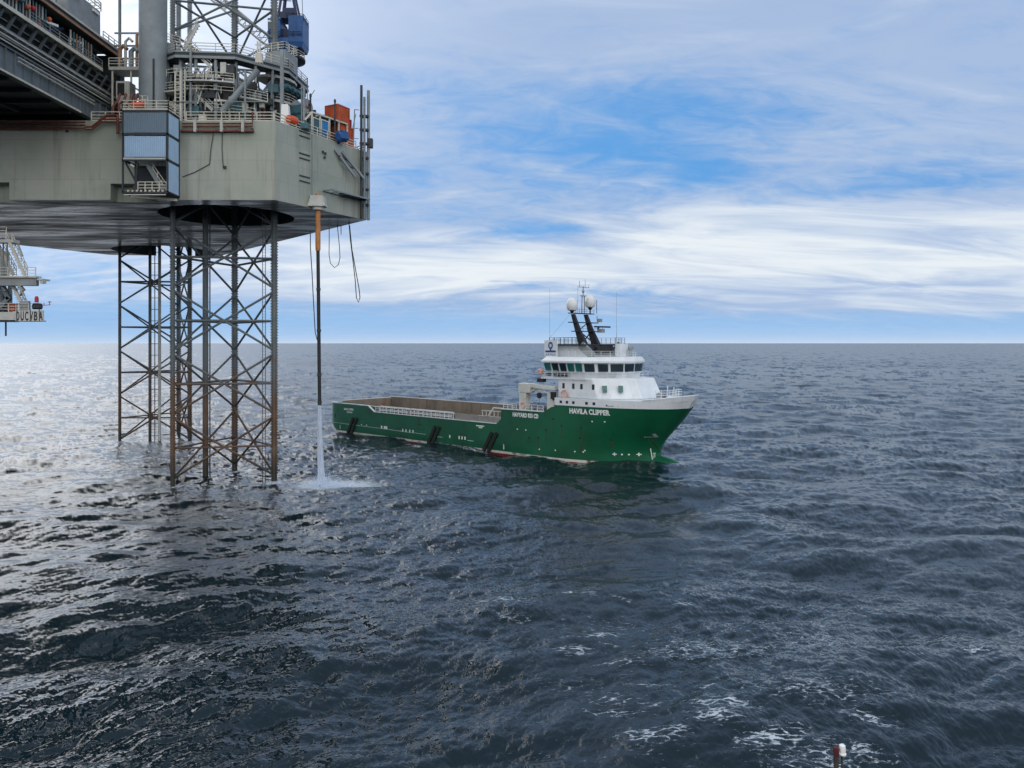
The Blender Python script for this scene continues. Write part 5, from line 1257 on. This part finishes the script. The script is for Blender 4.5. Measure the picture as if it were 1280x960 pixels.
q = MB(); q.rail([(XR+.15, 90, 57.75), (XR+.15, 106, 57.75)], 1.2, .08, 3, 2.0); q.build('walkway_railing', M['steel'], wk, world=True)
# valves and standpipes on the walkway
rng = random.Random(5)
for k in range(15):
    y = 85.5+k*.62; m_ = ('steel', 'pale', 'teal', 'steel')[k % 4]
    MB().tube((XR-.5, y, 57.7), (XR-.5, y, 61.0), .11, 6).build('standpipe', M[m_], cant, world=True)
for k in range(9):
    y = 86+k*1.05; z = 58.3+rng.random()*1.6
    MB().lathe((XR-.2, y, z), [(.12, -.3), (.3, -.1), (.3, .15), (.12, .3)], 8, (1, 0, 0)).build('valve', M[('orange_red', 'red_paint', 'orange_red', 'teal')[k % 4]], cant, world=True)
for k in range(8):
    y = 99.5+k*.7; MB().tube((XR-.5, y, 57.7), (XR-.5, y, 60.6), .12, 6).build('standpipe', M[('pale', 'teal', 'rustbeam', 'steel')[k % 4]], cant, world=True)
q = MB(); q.bb((-80, 63, 57.6), (XR-2.2, 109, 61.2)); q.build('inner_wall', M['steel_d'], cant, world=True)
for y in (95.3, 101): MB().bar((XR-1.4, y, 60.0), (XR-.6, y+1.6, 60.0), .25, .3).build('strip_lamp', M['lamp'], cant, world=True)
q = MB(); q.bar((XR-2, 94.5, 58.2), (XR-1.2, 99, 60.6), .35); q.bar((XR-2, 99, 58.2), (XR-1.2, 94.5, 60.6), .35); q.build('wall_brace', M['navy'], cant, world=True)
# upper beam, rust on its edge, and the deck above
q = MB(); q.bb((XR-1.4, 62, 61.15), (XR+.1, 111, 61.75)); ub = q.build('upper_beam', M['steel_d'], cant, world=True)
MB().bb((XR+.1, 62, 61.1), (XR+.3, 111, 61.42)).build('beam_edge', M['rustbeam'], ub, world=True); MB().bb((XR+.1, 62, 61.9), (XR+.28, 111, 62.2)).build('beam_edge', M['pale'], ub, world=True)
MB().bb((-80, 62, 61.75), (XR+.1, 111, 61.95)).build('pipe_deck', M['steel_d'], cant, world=True)
MB().bb((-72, 98.5, 61.95), (XR-.35, 106.5, 66.0)).build('deck_house', M['grey'], cant, world=True, bevel=.08)
q = MB(); q.rail([(XR-.3, 98.5, 66.0), (XR-.3, 106.5, 66.0), (-66, 106.5, 66.0)], 1.2, .1, 3, 1.6); q.build('house_railing', M['rail'], cant, world=True)
for y in (99.5, 104.3): MB().bar((XR-.2, y, 65.3), (XR-.2, y+1.5, 65.3), .2, .35).build('strip_lamp', M['lamp'], cant, world=True)
q = MB(); q.rail([(XR, 106.5, 62.0), (XR, 111, 62.0)], 1.3, .1, 3, 1.3); q.build('deck_railing', M['rail'], cant, world=True)
q = MB(); q.bb((XR-9, 88, 61.95), (XR-.2, 96, 64.8)); q.build('pipe_rack', M['girder'], cant, world=True)
for k in range(7): MB().bb((XR-.25, 88.2+k*1.15, 62), (XR-.02, 88.5+k*1.15, 65)).build('rack_post', M['pale'], cant, world=True)
# inboard end: column, platform, control booth
q = MB(); q.bb((-75, 110, ZD), (XR+.2, 112, 61.2)); q.build('end_wall', M['steel_d'], cant, world=True)
q = MB(); q.tube((XR+.6, 109.6, ZD), (XR+.6, 109.6, 60.5), .2, 8); q.build('end_column', M['navy'], cant, world=True)
q = MB(); q.bb((-56.2, 107, 58.1), (-51.8, 110, 58.55)); pf_ = q.build('end_platform', M['pale'], cant, world=True)
q = MB(); q.rail([(-56.2, 107.05, 58.55), (-51.9, 107.05, 58.55), (-51.9, 110, 58.55)], 1.2, .1, 3, 1.5)
for x in (-55.8, -53.2, -52): q.bar((x, 107.3, ZD), (x, 107.3, 58.1), .2)
q.build('platform_railing', M['rail'], pf_, world=True)
for k, (x, r_, z1) in enumerate(((-55.4, .3, 61.5), (-54.6, .2, 62.6), (-53.8, .35, 61.2), (-53.0, .2, 63.5), (-52.3, .25, 61.8))):
    MB().path([(x, 108.5, 58.5), (x, 108.5, z1), (x+.5, 108.5, z1+.5), (x+1.0, 108.5, z1)], r_, 7).build('vent_pipe', M[('rustbeam', 'pale', 'steel', 'rustbeam', 'steel')[k]], cant, world=True)
for z in (60.4, 62.2, 64.0): MB().bar((-56.4, 109, z), (-51.6, 109, z), .18, .22).build('pipe_bridge', M['steel'], cant, world=True)
bo = empty('control_booth', (-54.0, 107.5, 53), 0, 'small grey windowed booth under the platform, left of the grey column', 'booth')
q = MB(); q.bb((-1.0, -.9, 1.0), (.9, .9, 3.4)); q.prism([(-.6, -.6), (.6, -.6), (.6, .6), (-.6, .6)], -.4, 1.0, [(-1, -.9), (.9, -.9), (.9, .9), (-1, .9)]); q.bb((-.4, -.4, -3.5), (.4, .4, -.4)); bb_ = q.build('cabin', M['pale'], bo, bevel=.06)
q = MB(); q.bb((-.75, -.96, 1.4), (.2, -.88, 3.1)); q.build('window', M['recess'], bo)
q = MB(); q.bb((.32, -.97, 1.3), (.44, -.88, 3.2)); q.bb((.6, -.97, 1.3), (.72, -.88, 3.2)); q.each('window_bar', M['rail'], bo)

# ------------------------------------------------------------------ the wellhead platform edge at the far left, with its name board
DP = 92.0
wp = empty('wellhead_platform', (-66, DP+3, 0), 0, 'cream steel platform end with stairs and a lettered name board at the left edge', 'platform')
pa = lambda u, v, o=0: at(u, v, DP+o)
def pbox(u0, v0, u1, v1, y0, y1): 
    q = MB(); a, b = at(u0, v0, DP), at(u1, v1, DP); return q.bb((a.x, DP+y0, b.z), (b.x, DP+y1, a.z))
pbox(-150, 390, 21, 400, 0, .9).bb((-80, DP+.9, at(0, 400, DP).z), (-66, DP+8, at(0, 390, DP).z)).bb((at(21, 0, DP).x, DP, at(0, 402, DP).z), (at(52, 0, DP).x, DP+.9, at(0, 400.5, DP).z)).build('lower_deck', M['pale'], wp, world=True)
pbox(-150, 400.2, 18, 402.5, .2, .9).build('deck_beam', M['steel_d'], wp, world=True)
pbox(-150, 345.9, 35.5, 356, 1.5, 2.1).bb((-80, DP+2.1, at(0, 356, DP).z), (-66, DP+7, at(0, 346, DP).z)).build('upper_deck', M['grey'], wp, world=True, bevel=.05)
pbox(-150, 343.8, 37.5, 345.8, 1.2, 2.3).build('upper_deck_edge', M['rail'], wp, world=True)
pbox(-150, 297, 6, 301, 1.5, 2.8).build('top_landing', M['pale'], wp, world=True)
def stair(p, q2, y, name='stair', w_=.16):
    m_ = MB()
    for o in (0, 1.1):
        m_.bar(at(*p, DP+y+o), at(*q2, DP+y+o), w_, .34)
    a, b = at(*p, DP+y+.55), at(*q2, DP+y+.55); n = 13
    for k in range(n): m_.box(a.lerp(b, (k+.5)/n), (.3, 1.1, .05))
    s_ = m_.build(name, M['rail'], wp, world=True); m2 = MB()
    for o in (0, 1.1):
        for hh in (.55, 1.05): m2.bar(a+Vector((0, o-.55, hh)), b+Vector((0, o-.55, hh)), .07)
        for k in range(6): p_ = a.lerp(b, k/5)+Vector((0, o-.55, 0)); m2.bar(p_, p_+Vector((0, 0, 1.05)), .06)
    m2.build('stair_handrail', M['rail'], s_, world=True)
stair((11, 301), (31, 344), 1.6); stair((1, 312), (17, 344), 3.2, w_=.14); stair((16, 356), (31, 388), 2.2, w_=.2)
def prail(pts, y, name='platform_railing', h_=1.05): MB().rail([pa(u, v, y) for u, v in pts], h_, .075, 3, 1.2).build(name, M['rail'], wp, world=True)
prail([(32, 345), (44.5, 345)], 1.3); prail([(-40, 345), (10, 345)], 1.3); prail([(-40, 390), (36, 390)], .1); prail([(20, 390), (49, 390)], .7); prail([(-30, 297), (8, 297)], 1.6, h_=1.3)
pbox(37, 347, 44, 349, 1.4, 3).build('upper_deck_bracket', M['pale'], wp, world=True)
pbox(40, 349, 44, 353, 1.5, 2.2).build('floodlight', M['pale'], wp, world=True)
for p, q2 in (((0, 352), (12, 374)), ((12, 372), (-14, 400)), ((-40, 356), (-8, 390))): MB().bar(pa(*p, 3), pa(*q2, 3), .5, .5).build('deck_strut', M['girder'], wp, world=True)
for u in (1, 12.5): MB().bar(pa(u, 356, 5), pa(u, 392, 5), .35).build('deck_post', M['steel'], wp, world=True)
q = MB(); a, b = pa(23, 303, 2.9), pa(29, 320, 2.9)
for p, q2 in (((22.5, 306), (28, 320)), ((25, 370), (29.5, 362)), ((24, 357), (30, 369))): MB().bar(pa(*p, 1.4), pa(*q2, 1.4), .45, .06).build('notice_plate', M['pale'], wp, world=True)
pbox(-150, 307, -33, 344, 5, 6.6).build('wall_panel', M['pale'], wp, world=True)
pbox(-150, 359, -36, 389, 6, 7.6).build('wall_panel', M['steel_d'], wp, world=True)
for k, u in enumerate((-6, -1, 4, 9)): MB().bar(pa(u, 301, 2.6), pa(u, 345, 2.6), .12).build('deck_post', M['steel'], wp, world=True)
for k, (u, v) in enumerate(((2, 352), (16, 351), (26, 351))): MB().bar(pa(u, v+6, 1.9), pa(u+5, v+12, 1.9), .2).build('deck_strut', M['girder'], wp, world=True)
# board with one panel per letter
q = MB(); a, b = pa(21, 388), pa(56, 401.5); q.bb((a.x, DP-.25, b.z), (b.x, DP-.15, a.z)); nb = q.build('name_board', M['pale'], wp, world=True)
for ch_, u0, u1 in (('D', 21.6, 26.5), ('U', 27, 32), ('C', 32.4, 37.6), ('V', 38.2, 43.4), ('B', 43.6, 49), ('A', 49.6, 55.6)):
    vs, fs = lettering(ch_, 1.3, .01, 1, .035); w0 = max(v.x for v in vs)-min(v.x for v in vs); h0 = max(v.y for v in vs); mn = min(v.x for v in vs)
    A, B = pa(u0, 389.4), pa(u1, 400.4)
    MB().add([(A.x+.05+(v.x-mn)/w0*(B.x-A.x-.1), DP-.26-max(0, v.z), B.z+v.y/h0*(A.z-B.z)) for v in vs], fs).build('letter', M['black'], nb, world=True)
q = MB(); A = pa(21.5, 390); 
for u in (21.2, 38, 49.3): q.bar(pa(u, 387.6, -.26), pa(u, 401.6, -.26), .06)
q.build('board_batten', M['steel_d'], nb, world=True)
pbox(22, 376, 33, 388, .35, .8).build('equipment_cabinet', M['grey'], wp, world=True); pbox(37, 379, 49, 386.5, .3, .85).build('lamp_housing', M['black'], wp, world=True, bevel=.15)
MB().lathe(pa(45.8, 378, .5), [(.22, 0), (.22, .55), (.12, .75)], 10).build('warning_lamp', M['red_paint'], wp, world=True)
q = MB(); q.bar(pa(49, 382, .5), pa(63, 381, .5), .07); q.lathe(pa(62, 378, .5), [(.04, -.3), (.04, 0), (.24, .05), (.05, .12)], 8); q.bar(pa(55, 381.6, .5), pa(55, 378.5, .5), .06); q.build('wind_sensor', M['red_paint'], wp, world=True)
for z0_, z1_ in ((-6, 23.2),): MB().tube((-73.5, DP+4, z0_), (-73.5, DP+4, 40), .9, 16).build('jacket_leg', M['leg'], wp, world=True, smooth=True)
MB().tube(pa(7.3, 400, 2), pa(7.3, 420, 2), .1, 8).build('drain_pipe', M['steel_d'], wp, world=True)
for u0, u1, lab in ((5, 8.5, 'left of a pair of orange life ring boxes on the platform deck by the name board'), (9, 13, 'right of a pair of orange boxes on the platform deck by the name board')):
    q = pbox(u0, 379, u1, 388.8, .6, 1.4); a, b = at(u0, 379, DP), at(u1, 388.8, DP); q.bb((a.x-.03, DP+.55, a.z-.1), (b.x+.03, DP+1.45, a.z+.04)); q.bb((a.x+.1, DP+.53, b.z+.35), (b.x-.1, DP+.6, b.z+.45))
    tag(q.build('life_ring_box', M['orange_red'], bevel=.03), lab.replace('life ring ', ''), 'box', 'orange boxes on the platform deck')

# ------------------------------------------------------------------ mooring post in the foreground
PD = 26.0; M['post_brown'] = paint('post_brown', (.05, .035, .028), .7, var=.5, scale=4); M['post_red'] = paint('post_red', (.09, .012, .014), .6, var=.4, scale=4)
p = at(1050, 960, PD); po = empty('marker_post', (p.x, p.y, 0), 0, 'rusty red topped post with a white lamp, at the bottom edge of the view', 'post')
zt = at(0, 934, PD).z
q = MB(); q.tube((-.13, 0, -4), (-.13, 0, zt), .085, 10); q.build('pipe', M['post_brown'], po, smooth=True)
q = MB(); q.lathe((-.13, 0, zt-.28), [(.095, 0), (.095, .28), (.05, .31)], 10); q.build('pipe_cap', M['post_red'], po)
q = MB(); q.tube((.09, .05, -4), (.09, .05, zt-.25), .035, 6); q.bar((-.13, 0, zt-.55), (.12, .05, zt-.55), .05); q.build('lamp_stem', M['steel_d'], po)
q = MB(); q.lathe((.1, .05, zt-.3), [(.06, 0), (.13, .03), (.13, .08), (.1, .1), (.12, .2), (.1, .34), (.04, .38)], 12); q.build('lamp', M['lamp'], po, smooth=True)
q = MB(); q.lathe((.09, .05, zt-.9), [(.05, -.9), (.11, -.7), (.12, 0), (.05, .12)], 10); q.build('fitting', M['rail'], po)

# ------------------------------------------------------------------ water jet from the hose
def jet():
    m, nt, b = newmat('falling_water'); L = nt.links
    tc = N(nt, 'ShaderNodeTexCoord'); mp = N(nt, 'ShaderNodeMapping'); L.new(tc.outputs['Object'], mp.inputs[0]); mp.inputs['Scale'].default_value = (3, 3, .55)
    n = N(nt, 'ShaderNodeTexNoise', Scale=1.6, Detail=7, Roughness=.7); L.new(mp.outputs[0], n.inputs['Vector'])
    rg = N(nt, 'ShaderNodeMapRange'); L.new(n.outputs['Fac'], rg.inputs[0]); rg.inputs[1].default_value = .25; rg.inputs[2].default_value = .75; rg.inputs[3].default_value = .3; rg.inputs[4].default_value = .85
    b.inputs['Base Color'].default_value = (.72, .80, .92, 1); b.inputs['Roughness'].default_value = .5; L.new(rg.outputs[0], b.inputs['Alpha'])
    t = empty('water_jet', (HX+.24, HY, 0), 0, 'pale blue white jet of water falling from the hanging hose into the sea', 'water jet')
    rn = random.Random(3); q = MB()
    for k in range(70):
        a = rn.random()*6.283; r0 = .2*math.sqrt(rn.random()); sp_ = (.1+rn.random()*.45); pts = []
        for i in range(9):
            f = i/8; z = 11.3*(1-f); rr = r0+sp_*f**1.4*.75; pts.append((rr*math.cos(a)+.28*f*f+rn.gauss(0, .03), rr*math.sin(a)+rn.gauss(0, .03), z))
        q.path(pts, .05+.05*rn.random(), 4)
    q.build('stream', m, t, smooth=True)
    q = MB(); pr = [(.17, 11.3), (.17, 9), (.19, 6), (.23, 3.2), (.3, 1.0), (.5, .1)]; q.lathe((0, 0, 0), pr, 16); q.build('core', m, t, smooth=True)
    # spray thrown up where it lands: small droplets and drifting mist
    q = MB()
    for k in range(1400):
        x = rn.gauss(1.0, 2.0); y = rn.gauss(-.6, 1.6); z = abs(rn.gauss(0, .7))*math.exp(-((x-.3)/1.6)**2)+.08; r_ = .03+.05*rn.random()
        vs = [(x+r_, y, z), (x-r_, y, z), (x, y+r_, z), (x, y-r_, z), (x, y, z+r_), (x, y, z-r_)]
        q.add(vs, [(0, 2, 4), (2, 1, 4), (1, 3, 4), (3, 0, 4), (2, 0, 5), (1, 2, 5), (3, 1, 5), (0, 3, 5)])
    o = q.build('spray', m, None); o.location = (HX+.24, HY, 0); tag(o, 'white spray and droplets spreading where the water jet hits the sea', 'spray', kind='stuff')
jet()

vs = sc.view_settings; vs.view_transform = 'Standard'; vs.look = 'None'; vs.gamma = 1; vs.use_curve_mapping = False; vs.exposure = EXPOSURE
sc.render.engine = 'CYCLES'; sc.cycles.max_bounces = 5; sc.cycles.transparent_max_bounces = 12; sc.cycles.caustics_reflective = False; sc.cycles.caustics_refractive = False
